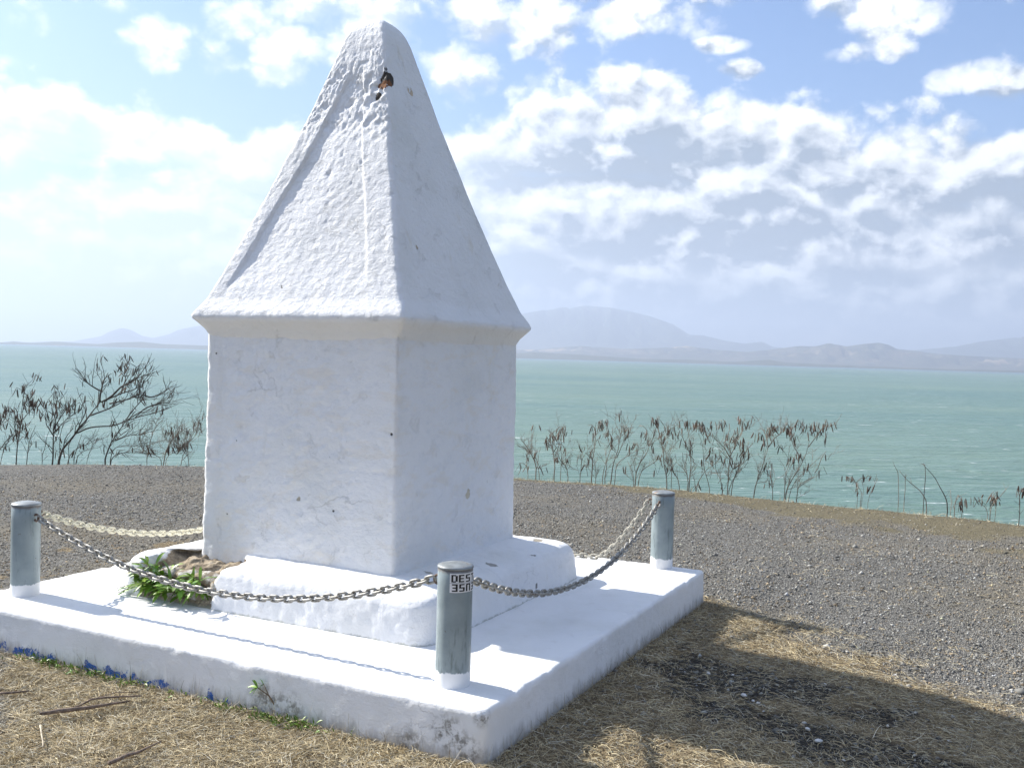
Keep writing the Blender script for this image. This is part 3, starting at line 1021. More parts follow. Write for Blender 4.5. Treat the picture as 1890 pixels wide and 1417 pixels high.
def ring_grid(rz, n=40):
    th_ = np.linspace(0, 2 * math.pi, n, endpoint=False)
    return np.stack([np.stack([r * np.cos(th_), r * np.sin(th_), np.full(n, z_)], -1) for r, z_ in rz])


def make_bollard(name, loc, label):
    t = empty(name, loc, label, 'bollard', 'chained steel bollards at the platform corners')
    return t


g1 = ring_grid([(PR, -0.03), (PR, 0.02), (PR, 0.1), (PR, 0.2), (PR, 0.3), (PR, 0.4), (PR, PH - 0.006), (PR - 0.002, PH - 0.004)])
g2 = ring_grid([(PR - 0.004, PH - 0.004), (PR + 0.0015, PH - 0.003), (PR + 0.002, PH + 0.003), (PR - 0.001, PH + 0.0065), (PR - 0.012, PH + 0.010), (PR * 0.55, PH + 0.0145), (PR * 0.2, PH + 0.0165), (0.0005, PH + 0.017)])
pipe_v, pipe_f = g1.reshape(-1, 3), grid_faces(*g1.shape[:2])
cap_v, cap_f = g2.reshape(-1, 3), grid_faces(*g2.shape[:2])
POSTS = {'F': (1.253, -1.268), 'L': (-1.313, -1.225), 'R': (1.252, 1.325), 'B': (-1.29, 1.30)}
LAB = {'F': 'blue grey steel bollard at the near platform corner, black and white sticker at its top',
       'L': 'blue grey steel bollard left of the monument, dark stained side and whitewashed foot',
       'R': 'blue grey steel bollard at the far right platform corner, two pale chains hooked on it',
       'B': 'blue grey steel bollard hidden behind the monument shaft at the far left corner'}
bol = {}
first = None
for k in 'FLRB':
    x, y = POSTS[k]
    t = empty('bollard', (x, y, 0.0), LAB[k], 'bollard', 'chained steel bollards at the platform corners')
    if first is None:
        p_ = link_mesh('pipe', pipe_v, pipe_f, MAT_PIPE, t)
        c_ = link_mesh('cap', cap_v, cap_f, MAT_CAP, t)
        first = (p_, c_)
    else:
        for o in first:
            copy_obj(o, t)
    bol[k] = t
    t.rotation_euler.z = 0.0

# rings welded on the sides, one for each chain
ATT = 0.405
eyes = {}
for a, b2 in (('L', 'F'), ('F', 'R'), ('R', 'B'), ('L', 'B')):
    for s, e_ in ((a, b2), (b2, a)):
        v = np.array(POSTS[e_]) - np.array(POSTS[s])
        v /= np.linalg.norm(v)
        mb = MB()
        q = np.linspace(0, 2 * math.pi, 19)
        cen = np.array([v[0] * (PR + 0.010), v[1] * (PR + 0.010), ATT])
        mb.tube([cen + 0.017 * (np.cos(a_) * np.array([v[0], v[1], 0]) + np.sin(a_) * np.array([0, 0, 1.0])) for a_ in q], 0.0055, 8, cap=False)
        mb.build('eye_ring', MAT_RUST, bol[s])
        eyes[(s, e_)] = np.array([POSTS[s][0], POSTS[s][1], 0]) + cen + 0.017 * np.array([v[0], v[1], 0])

# the sticker on the near bollard
MAT_PAPER = plain('white_sticker_paper', (0.74, 0.74, 0.74), 0.5, None, 0.05, 30.0)
MAT_INK = plain('black_print', (0.012, 0.012, 0.013), 0.5, None, 0.1, 30.0)
camdir = math.atan2(CAM[1] - POSTS['F'][1], CAM[0] - POSTS['F'][0])


def wrap(x, z, r):                    # x: metres along the sticker from its left edge
    a = camdir + R_(-17) + x / PR
    return (r * math.cos(a), r * math.sin(a), z)


SW, SH_, SZ = 0.158, 0.074, 0.452
nseg = 28
mb = MB()
vv, ff = [], []
for i in range(nseg + 1):
    x = SW * i / nseg
    for (r, z) in ((PR + 0.0002, SZ), (PR + 0.0010, SZ), (PR + 0.0010, SZ - SH_), (PR + 0.0002, SZ - SH_)):
        vv.append(wrap(x, z, r))
for i in range(nseg):
    for k in range(4):
        ff.append([i * 4 + k, i * 4 + (k + 1) % 4, (i + 1) * 4 + (k + 1) % 4, (i + 1) * 4 + k])
ff += [[0, 1, 2, 3], [nseg * 4 + k for k in (3, 2, 1, 0)]]
mb.add(vv, ff)
stick = mb.build('sticker', MAT_PAPER, bol['F'], smooth=False)
GL = {'D': [(0, 0, .30, 1), (.30, .84, .72, 1), (.30, 0, .72, .16), (.64, .12, .98, .88)],
      'E': [(0, 0, .30, 1), (.30, .83, .88, 1), (.30, .42, .80, .58), (.30, 0, .88, .17)],
      'S': [(.05, .84, .90, 1), (0, .48, .30, .90), (.05, .42, .90, .58), (.62, .10, .92, .52), (.05, 0, .90, .16)],
      'T': [(0, .83, 1, 1), (.34, 0, .66, .83)],
      'U': [(0, .08, .30, 1), (.62, .08, .92, 1), (.06, 0, .86, .17)]}
mb = MB()


def glyph(ch, x0, z0, w, h, flip):
    for (a, b_, c_, d_) in GL[ch]:
        if flip:
            a, b_, c_, d_ = 1 - c_, 1 - d_, 1 - a, 1 - b_
        n = 5
        vv, ff = [], []
        for i in range(n + 1):
            x = x0 + (a + (c_ - a) * i / n) * w
            vv += [wrap(x, z0 + d_ * h, PR + 0.0017), wrap(x, z0 + b_ * h, PR + 0.0017)]
        for i in range(n):
            ff.append([2 * i, 2 * i + 1, 2 * i + 3, 2 * i + 2])
        mb.add(vv, ff)


for i, ch in enumerate('DEST'):
    glyph(ch, 0.006 + i * 0.0285, SZ - 0.0335, 0.0250, 0.029, False)
for i, ch in enumerate('ESUE'):
    glyph(ch, 0.006 + i * 0.0285, SZ - SH_ + 0.0045, 0.0250, 0.029, True)
mb.build('lettering', MAT_INK, stick, smooth=False)
mb = MB()
vv, ff = [], []
for i in range(nseg + 1):
    x = SW * i / nseg
    vv += [wrap(x, SZ - 0.0365, PR + 0.0016), wrap(x, SZ - 0.0385, PR + 0.0016)]
for i in range(nseg):
    ff.append([2 * i, 2 * i + 1, 2 * i + 3, 2 * i + 2])
mb.add(vv, ff)
mb.build('dividing_line', plain('grey_print', (0.35, 0.36, 0.37), 0.5, None, 0.05), stick, smooth=False)

# ------------------------------------------------------------------ chains
MAT_STEEL = plain('galvanised_chain', (0.33, 0.32, 0.29), 0.5, (40.0, 0.52, 0.68, (0.17, 0.14, 0.105)), 0.25, 70.0, metal=0.35, bmp=0.001)
MAT_PALE = plain('limed_chain', (0.56, 0.53, 0.41), 0.8, (40.0, 0.62, 0.75, (0.34, 0.27, 0.18)), 0.2, 60.0, metal=0.0, bmp=0.001)


MAT_DULL = plain('dusty_chain', (0.42, 0.40, 0.34), 0.75, (40.0, 0.55, 0.72, (0.22, 0.18, 0.13)), 0.25, 60.0, metal=0.1, bmp=0.001)


def link_geo(r=0.0060, Rr=0.0136, L=0.0225):
    pts = []
    k = 8
    for i in range(k + 1):
        a = -math.pi / 2 + math.pi * i / k
        pts.append((L / 2 + Rr * math.cos(a), Rr * math.sin(a)))
    for i in range(k + 1):
        a = math.pi / 2 + math.pi * i / k
        pts.append((-L / 2 + Rr * math.cos(a), Rr * math.sin(a)))
    pts = np.array(pts)
    n = len(pts)
    T = np.roll(pts, -1, 0) - np.roll(pts, 1, 0)
    T /= np.linalg.norm(T, axis=1)[:, None]
    Nrm = np.stack([T[:, 1], -T[:, 0]], 1)
    th_ = np.linspace(0, 2 * math.pi, 8, endpoint=False)
    G = np.zeros((n, 8, 3))
    for j, a in enumerate(th_):
        G[:, j, :2] = pts + Nrm * (r * math.cos(a))
        G[:, j, 2] = r * math.sin(a)
    V = G.reshape(-1, 3)
    F = grid_faces(n, 8)
    last = np.array([[(n - 1) * 8 + j, (n - 1) * 8 + (j + 1) % 8, (j + 1) % 8, j] for j in range(8)])
    return V, np.concatenate([F, last])


LV, LF = link_geo()
PITCH_L = 0.0375
link_me = {}
for nm, mt in (('steel', MAT_STEEL), ('pale', MAT_PALE), ('dull', MAT_DULL)):
    o = link_mesh('link', LV, LF, mt)
    link_me[nm] = o.data
    bpy.data.objects.remove(o)


def chain(a, b2, sag, kind, label, floor=None):
    A, B = eyes[(a, b2)], eyes[(b2, a)]
    t = np.linspace(0, 1, 400)
    Q = A + (B - A) * t[:, None]
    Q[:, 2] -= 4 * sag * t * (1 - t)
    if floor is not None:            # slack: drops steeply from both eyes and lies on the platform between
        dd = np.minimum(t, 1 - t) * np.linalg.norm(B - A)
        Q[:, 2] = floor + (ATT - floor) * np.clip(1 - dd / 0.34, 0, 1) ** 1.45
    s = np.concatenate([[0], np.cumsum(np.linalg.norm(np.diff(Q, axis=0), axis=1))])
    n = max(2, int(round(s[-1] / PITCH_L)))
    root = empty('chain', tuple(A), label, 'chain', 'chains hung between the bollards')
    for i in range(n):
        sa, sb = s[-1] * i / n, s[-1] * (i + 1) / n
        p0 = np.array([np.interp(sa, s, Q[:, k]) for k in range(3)])
        p1 = np.array([np.interp(sb, s, Q[:, k]) for k in range(3)])
        x = Vector(p1 - p0).normalized()
        roll = (0 if i % 2 else math.pi / 2) + R_(random.uniform(-13, 13) + 12)
        zax = Vector((0, 0, 1))
        y = zax.cross(x).normalized()
        z = x.cross(y)
        y2 = y * math.cos(roll) + z * math.sin(roll)
        z2 = x.cross(y2)
        M = Matrix((x, y2, z2)).transposed().to_4x4()
        M.translation = Vector((p0 + p1) / 2 - A)
        o = bpy.data.objects.new('link', link_me[kind])
        COL.objects.link(o)
        o.parent = root
        o.matrix_local = M
    return root


chain('L', 'F', 0.215, 'steel', 'grey steel chain hanging in front of the monument, passing over the green weed')
chain('F', 'R', 0.250, 'steel', 'dark steel chain along the shaded right edge of the platform')
chain('R', 'B', 0.56, 'dull', 'pale chain behind the plinth, resting partly on the platform', 0.014)
chain('L', 'B', 0.245, 'pale', 'pale limed chain running back behind the monument from the stained bollard')

# ------------------------------------------------------------------ weed in the broken plinth
m_leaf, b, bs, pos = new_mat('green_leaf')
n = b.noise(pos, 40.0, 3, 0.5)
b.put(bs.inputs['Base Color'], b.mix(1.0, b.mix(n, (0.13, 0.25, 0.03), (0.24, 0.40, 0.06)), attr(b, 'tint'), 'MULTIPLY'))
bs.inputs['Roughness'].default_value = 0.45
bs.inputs['Subsurface Weight'].default_value = 0.0
try:
    bs.inputs['Transmission Weight'].default_value = 0.0
except Exception:
    pass
m_twig = plain('brown_twig', (0.17, 0.12, 0.075), 0.85, None, 0.35, 60.0, bmp=0.002)


def leaf(mb, base, direc, length, width, droop=0.4, col=(1, 1, 1), n=5):
    base = np.array(base, float)
    d0 = np.array(direc, float)
    d0 /= np.linalg.norm(d0)
    sidev = np.cross(d0, [0, 0, 1.0])
    if np.linalg.norm(sidev) < 1e-3:
        sidev = np.array([1.0, 0, 0])
    sidev /= np.linalg.norm(sidev)
    upv = np.cross(sidev, d0)
    tw = random.uniform(-0.7, 0.7)
    sidev = sidev * math.cos(tw) + upv * math.sin(tw)
    vv, ff = [], []
    p = base.copy()
    for i in range(n + 1):
        t = i / n
        w = width * 0.5 * (math.sin(math.pi * min(1, t * 0.93 + 0.07)) ** 0.75)
        vv += [p - sidev * w, p + np.array([0, 0, -0.12 * width]), p + sidev * w]
        d = d0 + np.array([0, 0, -droop * t * 1.6])
        p = p + d / np.linalg.norm(d) * length / n
    for i in range(n):
        for k in (0, 1):
            ff.append([i * 3 + k, i * 3 + k + 1, (i + 1) * 3 + k + 1, (i + 1) * 3 + k])
    mb.add(vv, ff, col)


wd = empty('weed', (-0.55, -0.92, 0.02), 'bushy green weed growing from the broken plinth beneath the chain', 'weed')
stems, leaves = MB(), MB()
for i in range(32):
    x0 = random.uniform(-0.80, -0.38)
    base = np.array([x0, -0.90 + random.uniform(-.02, .04), random.uniform(0.0, 0.10)])
    dirv = np.array([random.uniform(-.7, .45), random.uniform(-0.8, -0.1), random.uniform(0.25, 1.0)])
    dirv /= np.linalg.norm(dirv)
    L_ = random.uniform(0.06, 0.20)
    pts = [base + dirv * L_ * t + np.array([0, 0, -0.05 * t * t]) for t in np.linspace(0, 1, 5)]
    stems.tube(pts, np.linspace(0.0022, 0.0012, 5), 5)
    for j in range(random.randint(6, 9)):
        t = random.uniform(0.25, 1)
        p = base + dirv * L_ * t + np.array([0, 0, -0.05 * t * t])
        dd = dirv * 0.5 + np.array([random.gauss(-.1, .6), random.gauss(-.25, .5), random.gauss(-.1, .45)])
        br = random.uniform(0.55, 1.25)
        leaf(leaves, p, dd, random.uniform(0.055, 0.105), random.uniform(0.015, 0.025), 0.6, (br * random.uniform(.85, 1.2), br, br * .9))
for tip in ((-0.93, -0.98, 0.035), (-0.90, -1.0, 0.02), (-0.86, -0.95, 0.17), (-0.83, -0.93, 0.14), (-0.87, -0.98, 0.12)):
    base = np.array([-0.74, -0.915, 0.075 if tip[2] < .1 else 0.15])
    stems.tube([base, (base + np.array(tip)) / 2 + (0, 0, .012), np.array(tip)], 0.002, 5)
    leaf(leaves, (base + 1.5 * np.array(tip)) / 2.5, np.array(tip) - base, 0.10, 0.017, 0.3, (1.1, 1.2, .9), 6)
    leaf(leaves, (base + np.array(tip)) / 2, np.array(tip) - base + (0, -.03, .03), 0.06, 0.015, 0.3, (.9, 1.0, .9), 6)
stems.build('stems', m_twig, wd, (-0.55, -0.92, 0.02))
leaves.build('leaves', m_leaf, wd, (-0.55, -0.92, 0.02), color=True)


def to_ground(u, v, dz=0.0):
    d = direction(u, v)
    p = CAM + d * ((ZG - CAM[2]) / d[2])
    return np.array([p[0], p[1], float(ground_z(np.array([p[0]]), np.array([p[1]]))[0]) + dz])


# green sprig against the front side of the platform
o0 = to_ground(515, 1322)
sp = empty('sprig', tuple(o0), 'small brown stemmed sprig with green leaf tips against the platform front', 'plant')
stems, leaves = MB(), MB()
tip = o0 + np.array([-0.085, -0.035, 0.115])
mid = o0 + np.array([-0.03, -0.03, 0.09])
stems.tube([o0, o0 + (-.005, -.012, .04), mid, tip], [0.004, .0035, .003, .0018], 6)
stems.tube([mid, mid + (-.03, -.0, .045)], [.0022, .0012], 5)
for dd in ((-1, -.1, .2), (-.4, -.2, 1), (-.6, -.2, -.7), (-.2, -.1, .7), (-.9, -.2, -.4)):
    leaf(leaves, tip, dd, random.uniform(.035, .055), .012, .5, (1.1, 1.1, .9))
    leaf(leaves, mid + (-.03, 0, .04), dd, random.uniform(.02, .03), .008, .3, (1.0, 1.1, .9))
stems.build('stem', m_twig, sp, o0)
leaves.build('leaves', m_leaf, sp, o0, color=True)

# ------------------------------------------------------------------ dead sticks on the grass
m_stick = plain('grey_brown_stick', (0.17, 0.125, 0.095), 0.9, None, 0.45, 45.0, bmp=0.004)
m_pale = plain('bleached_stick', (0.50, 0.43, 0.32), 0.85, None, 0.2, 45.0)


def stick(name, px, radii, label, mat=m_stick, lift=0.034, cat='stick', extra=()):
    pts = np.array([to_ground(u, v, lift) for u, v in px])
    n = 5 * (len(pts) - 1) + 1
    t = np.linspace(0, len(pts) - 1, n)
    Q = np.stack([np.interp(t, range(len(pts)), pts[:, k]) for k in range(3)], 1)
    Q += 0.004 * np.stack([vnoise(Q * 19, 5), vnoise(Q * 19, 6), vnoise(Q * 19, 7)], 1)
    rad = np.interp(t, range(len(radii)), radii)
    mb = MB()
    mb.tube(Q, rad, 8)
    for ex in extra:
        q = np.array([to_ground(u, v, lift + 0.004) for u, v in ex])
        mb.tube(q, np.linspace(radii[0] * .5, 0.0015, len(q)), 6)
    return tag(mb.build(name, mat, None, pts[0]), label, cat)


stick('dry_stick', [(72, 1334), (110, 1329), (165, 1324), (238, 1308)], [0.006, 0.0095, 0.008, 0.0035], 'thick dark dead stick lying on dry grass before the platform')
stick('dry_stick', [(140, 1321), (165, 1306), (200, 1301), (262, 1299)], [0.003, 0.0045, 0.0045, 0.003], 'thin forked dead stick behind the thick dark one on the grass', extra=([(180, 1304), (215, 1294), (258, 1293)],))
stick('dry_stick', [(200, 1425), (250, 1404), (297, 1383)], [0.008, 0.006, 0.002], 'reddish brown dead twig at the bottom edge, pointing towards the platform')
stick('dry_stick', [(0, 1295), (25, 1293), (55, 1290)], [0.005, 0.005, 0.003], 'short grey stick at the left edge where grass meets gravel')
stick('straw_stalk', [(74, 1352), (77, 1370), (78, 1390)], [0.0035, 0.003, 0.002], 'single pale straw stalk near the gravel at the lower left', m_pale, 0.03, 'straw')

# ------------------------------------------------------------------ dry grass, gravel and weeds
m_straw, b, bs, pos = new_mat('dry_straw')
b.put(bs.inputs['Base Color'], attr(b, 'tint'))
bs.inputs['Roughness'].default_value = 0.75
bs.inputs['Specular IOR Level'].default_value = 0.25


def ribbons(p, head, pitch, L, w, bend, lift, ncol, nseg=3, base_z=None):
    n = len(p)
    bz = ground_z(p[:, 0], p[:, 1]) if base_z is None else base_z
    pts = np.zeros((n, nseg + 1, 3))
    cur = np.stack([p[:, 0], p[:, 1], bz + lift], 1)
    pts[:, 0] = cur
    hd = head.copy()
    pt = pitch.copy()
    for i in range(nseg):
        d = np.stack([np.cos(pt) * np.cos(hd), np.cos(pt) * np.sin(hd), np.sin(pt)], 1)
        cur = cur + d * (L / nseg)[:, None]
        pts[:, i + 1] = cur
        hd = hd + bend[:, 0]
        pt = pt + bend[:, 1]
    roll = rng.uniform(-1.2, 1.2, n)
    sd = np.stack([-np.sin(head) * np.cos(roll), np.cos(head) * np.cos(roll), np.sin(roll)], 1)
    taper = np.linspace(1.0, 0.35, nseg + 1)
    A = pts - sd[:, None, :] * (w[:, None] * taper * 0.5)[:, :, None]
    B = pts + sd[:, None, :] * (w[:, None] * taper * 0.5)[:, :, None]
    V = np.stack([A, B], 2).reshape(-1, 3)
    k = (nseg + 1) * 2
    base = (np.arange(n) * k)[:, None, None]
    q = np.array([[2 * i, 2 * i + 1, 2 * i + 3, 2 * i + 2] for i in range(nseg)])[None]
    F = (base + q).reshape(-1, 4)
    C = np.repeat(ncol, k, 0)
    return V, F, C


def scatter(n, x0, x1, y0, y1, fn, gamma=1.0):
    q = np.stack([rng.uniform(x0, x1, n), rng.uniform(y0, y1, n)], 1)
    keep = rng.uniform(0, 1, n) < fn(q[:, 0], q[:, 1]) ** gamma
    q = q[keep]
    out = (np.abs(q[:, 0]) > 1.515) | (q[:, 1] < -1.485) | (q[:, 1] > 1.405)
    return q[out]


pal = np.array([(0.54, 0.445, 0.27), (0.64, 0.555, 0.365), (0.42, 0.33, 0.185), (0.27, 0.21, 0.13), (0.48, 0.45, 0.36), (0.17, 0.135, 0.085), (0.72, 0.66, 0.52)])
ppal = np.array([0.26, 0.16, 0.2, 0.14, 0.12, 0.08, 0.04])


def straw_set(q, long=1.0, pitch=0.35, wmul=1.0):
    n = len(q)
    clump = fbm(np.stack([q[:, 0] * 1.3, q[:, 1] * 1.3, 0 * q[:, 0]], 1), 3, seed=77)
    head = clump * 4.0 + rng.normal(0, 0.9, n) + rng.integers(0, 2, n) * math.pi
    L = rng.gamma(3.5, 0.0098, n) * long + 0.012
    pt = np.abs(rng.normal(0, pitch, n))
    w = rng.uniform(0.0010, 0.0026, n) * wmul
    bend = np.stack([rng.normal(0, 0.22, n), rng.normal(-0.22, 0.18, n)], 1)
    lift = rng.uniform(0.001, 0.012, n)
    ci = rng.choice(len(pal), n, p=ppal)
    tone = fbm(np.stack([q[:, 0] * 3, q[:, 1] * 3, 0 * q[:, 0]], 1), 3, seed=78)
    c = pal[ci] * (1 + 0.30 * tone + rng.normal(0, 0.12, n))[:, None]
    return ribbons(q, head, pt, L, w, bend, lift, np.clip(c, 0.02, 0.85))


sets = []
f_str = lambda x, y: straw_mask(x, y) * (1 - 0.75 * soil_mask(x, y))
sets.append(straw_set(scatter(130000, -1.6, 2.2, -2.75, -1.45, f_str), 1.0, 0.24))
sets.append(straw_set(scatter(120000, 1.5, 4.4, -1.9, 1.7, f_str), 1.0, 0.22))
sets.append(straw_set(scatter(12000, -5.0, -1.5, -1.9, 2.2, f_str), 1.1, 0.3))
# thinner straw blown over the gravel
f_thin = lambda x, y: sm(fbm(np.stack([x, y, 0 * x], 1) * 1.1, 4, 0.6, 79), -0.1, 0.5) * (1 - straw_mask(x, y))
sets.append(straw_set(scatter(22000, 1.5, 6.0, -1.0, 5.2, f_thin), 1.1, 0.2, 1.1))
sets.append(straw_set(scatter(9000, -6.0, -1.5, -2.0, 3.5, f_thin), 1.1, 0.2, 1.2))
sets.append(straw_set(scatter(2500, -1.0, 0.6, -2.75, -1.8, f_thin), 1.0, 0.25))
# dry tufts along the edge of the bluff
q = np.stack([rng.uniform(-9.5, 6.5, 260000), rng.uniform(2.0, 9.0, 260000)], 1)
s_ = brow(q[:, 0], q[:, 1]) + 0.20 * fbm(np.stack([q[:, 0], q[:, 1], 0 * q[:, 0]], 1) * 1.4, 3, seed=80)
pk = np.exp(-((s_ - 0.02) / 0.16) ** 2) * (0.4 + 0.6 * sm(fbm(np.stack([q[:, 0], q[:, 1], 0 * q[:, 0]], 1) * 3.0, 3, seed=82), -0.2, 0.4)) + 0.05 * np.exp(-((s_ + 0.5) / 0.5) ** 2)
q = q[rng.uniform(0, 1, len(q)) < pk * 1.5]
sets.append(straw_set(q, 1.25, 0.55, 2.0))
Vs, Fs, Cs, off = [], [], [], 0
for V, F, C in sets:
    Vs.append(V)
    Fs.append(F + off)
    Cs.append(C)
    off += len(V)
tag(link_mesh('dry_grass', np.concatenate(Vs), np.concatenate(Fs), m_straw, None, True, {'tint': ('POINT', np.concatenate(Cs))}),
    'dry straw coloured mown grass covering the ground around the platform', 'grass', kind='stuff')

# loose stones
m_grav, b, bs, pos = new_mat('loose_stone')
b.put(bs.inputs['Base Color'], b.mix(b.mul(b.noise(pos, 150.0, 3, 0.6), 0.5), attr(b, 'tint'), (0.06, 0.06, 0.058)))
bs.inputs['Roughness'].default_value = 0.8
bs.inputs['Specular IOR Level'].default_value = 0.35
OCT = np.array([(1, 0, 0), (0, 1, 0), (-1, 0, 0), (0, -1, 0), (0, 0, 1), (0, 0, -1)], float)
OF = np.array([(0, 1, 4), (1, 2, 4), (2, 3, 4), (3, 0, 4), (1, 0, 5), (2, 1, 5), (3, 2, 5), (0, 3, 5)])


def stones(q, size, cols):
    n = len(q)
    V = OCT[None] * (1 + rng.normal(0, 0.22, (n, 6, 1))) + rng.normal(0, 0.20, (n, 6, 3))
    a = rng.uniform(0, 2 * math.pi, n)
    ca, sa = np.cos(a)[:, None], np.sin(a)[:, None]
    x, y = V[..., 0] * rng.uniform(0.8, 1.35, n)[:, None], V[..., 1] * 0.9
    V = np.stack([x * ca - y * sa, x * sa + y * ca, V[..., 2] * rng.uniform(0.5, 0.95, n)[:, None]], -1) * size[:, None, None]
    z = ground_z(q[:, 0], q[:, 1]) + size * 0.22
    V = V + np.stack([q[:, 0], q[:, 1], z], 1)[:, None, :]
    F = (np.arange(n) * 6)[:, None, None] + OF[None]
    return V.reshape(-1, 3), F.reshape(-1, 3), np.repeat(cols, 6, 0)


def grav_cols(n):
    g = np.exp(rng.normal(math.log(0.235), 0.50, n))
    c = np.stack([g * 1.03, g, g * 0.90], 1)
    br_ = rng.uniform(0, 1, n) < 0.16
    c[br_] *= np.array([1.25, 1.0, 0.72])
    return np.clip(c, 0.03, 0.62)


def f_grav(x, y):
    d = np.hypot(x - CAM[0], y - CAM[1])
    P = np.stack([x, y, 0 * x], 1)
    bare = sm(fbm(P * 0.75, 4, 0.6, 141), 0.02, 0.38)
    return (1 - 0.38 * bare) * (1 - 0.93 * straw_mask(x, y)) * np.clip(1.25 - d / 12.0, 0.12, 1) * (np.abs(np.arctan2(x - CAM[0], y - CAM[1]) + 0.45) < 0.72) * (brow(x, y) < -0.15) * (1 - 0.88 * sm(brow(x, y) / strip_w(x, y) + 0.35 * fbm(np.stack([x, y, 0 * x], 1) * 1.7, 3, seed=8), -1.2, -0.7))


parts = []
for (n, x0, x1, y0, y1) in ((720000, -7.0, 7.0, -2.9, 7.6),):
    q = scatter(n, x0, x1, y0, y1, f_grav)
    warm = sm(fbm(np.stack([q[:, 0], q[:, 1], 0 * q[:, 0]], 1) * 0.6, 4, 0.6, 142), -0.1, 0.35)[:, None]
    parts.append(stones(q, (rng.gamma(4.0, 0.00098, len(q)) + 0.0015) * np.where(rng.uniform(0, 1, len(q)) < .015, 1.9, 1.0), grav_cols(len(q)) * (1 - warm * np.array([0.02, 0.10, 0.24]))))
q = scatter(5000, 1.5, 3.6, -1.4, 1.2, lambda x, y: 0.10 + 0.5 * soil_mask(x, y))
parts.append(stones(q, rng.gamma(6.0, 0.0011, len(q)) + 0.002, grav_cols(len(q)) * 0.8))
Vs, Fs, Cs, off = [], [], [], 0
for V, F, C in parts:
    Vs.append(V)
    Fs.append(F + off)
    Cs.append(C)
    off += len(V)
tag(link_mesh('gravel', np.concatenate(Vs), np.concatenate(Fs), m_grav, None, False, {'tint': ('POINT', np.concatenate(Cs))}),
    'grey loose gravel of the parking area behind and beside the monument', 'gravel', kind='stuff')

# white shell bits in the shade
m_shell = plain('white_shell', (0.58, 0.57, 0.55), 0.6, None, 0.1, 60.0)
shell_px = [(1308, 1234, .016), (1374, 1270, .019), (1391, 1277, .011), (1400, 1281, .013), (1410, 1296, .009), (1485, 1310, .012), (1492, 1324, .017), (1512, 1341, .020), (1353, 1231, .009), (1468, 1258, .009), (1754, 1331, .011), (1558, 1374, .010),
            (1640, 1303, .010), (1524, 1242, .010)]
proto = None
for (u, v, s_) in shell_px:
    p = to_ground(u, v, s_ * 0.45)
    if proto is None:
        Vr, F = rock((0, 0, 0), 1.0, 330, (1.2, .8, .5), 7)
        mb = MB()
        mb.add(Vr, F)
        o = proto = mb.build('shell_fragment', m_shell, None)
    else:
        o = copy_obj(proto)
    o.location = p
    o.scale = (s_ * .78, s_ * .78, s_ * .78)
    o.rotation_euler = (random.uniform(-.3, .3), random.uniform(-.3, .3), random.uniform(0, 6))
    tag(o, 'small white shell fragment lying in the shaded dark soil beside the platform', 'shell', 'white shell fragments in the shade')

# low green weeds and thin dead stalks along the foot of the platform
stems, leaves = MB(), MB()
V_, F_ = [], []
for i in range(190):
    x = random.choice([random.uniform(-1.0, 0.95), random.gauss(-0.55, .22), random.gauss(0.62, .10)])
    y = -1.50 - abs(random.gauss(0, 0.035))
    z = ZG + 0.005
    for j in range(random.randint(2, 5)):
        br = random.uniform(.35, 1.0)
        leaf(leaves, (x + random.gauss(0, .012), y + random.gauss(0, .01), z + random.uniform(0, .02)), (random.gauss(0, .6), random.gauss(-.3, .4), random.uniform(.3, 1.2)), random.uniform(.014, .035), random.uniform(.004, .009), .6,
             (br * random.uniform(.8, 1.3), br, br * .8), 3)
tag(leaves.build('green_weeds', m_leaf, None, None, color=True), 'low green weeds sprouting along the foot of the platform front', 'weeds', kind='stuff')

n = 260
q = np.stack([rng.uniform(-1.4, 1.5, n), -1.50 - np.abs(rng.normal(0, 0.03, n))], 1)
hd = rng.uniform(0, 2 * math.pi, n)
V, F, C = ribbons(q, hd, rng.uniform(0.6, 1.5, n), rng.uniform(0.04, 0.13, n), rng.uniform(.0012, .0022, n), rng.normal(0, .15, (n, 2)), np.zeros(n), pal[rng.choice(len(pal), n)] * .8)
q2 = np.stack([1.53 + np.abs(rng.normal(0, 0.03, 500)), rng.uniform(-1.5, 1.4, 500)], 1)
n2 = 500
V2, F2, C2 = ribbons(q2, rng.uniform(0, 6.3, n2), rng.uniform(0.4, 1.4, n2), rng.uniform(0.03, 0.10, n2), rng.uniform(.0012, .0022, n2), rng.normal(0, .2, (n2, 2)), np.zeros(n2), pal[rng.choice(len(pal), n2)] * .8)
tag(link_mesh('dead_stalks', np.concatenate([V, V2]), np.concatenate([F, F2 + len(V)]), m_straw, None, True, {'tint': ('POINT', np.concatenate([C, C2]))}),
    'thin dead grass stalks standing against the platform sides', 'stalks', kind='stuff')

# green and reddish tuft at the edge on the right
t0 = at(1712, 920, 12.9)
o0 = np.array([t0[0], t0[1], float(ground_z(np.array([t0[0]]), np.array([t0[1]]))[0])])
mb = MB()
for i in range(150):
    leaf(mb, o0 + (random.gauss(0, .13), random.gauss(0, .08), 0), (random.gauss(0, .8), random.gauss(0, .6), random.uniform(.3, 1)), random.uniform(.06, .14), .010, .7, random.choice([(.7, .8, .5), (.5, .6, .4), (1.9, .8, .9), (2.2, 1.3, 1.5)]), 4)
tag(mb.build('grass_tuft', m_leaf, None, o0, color=True), 'low green and reddish grass tuft at the bluff edge below the two bare stalks', 'grass tuft')

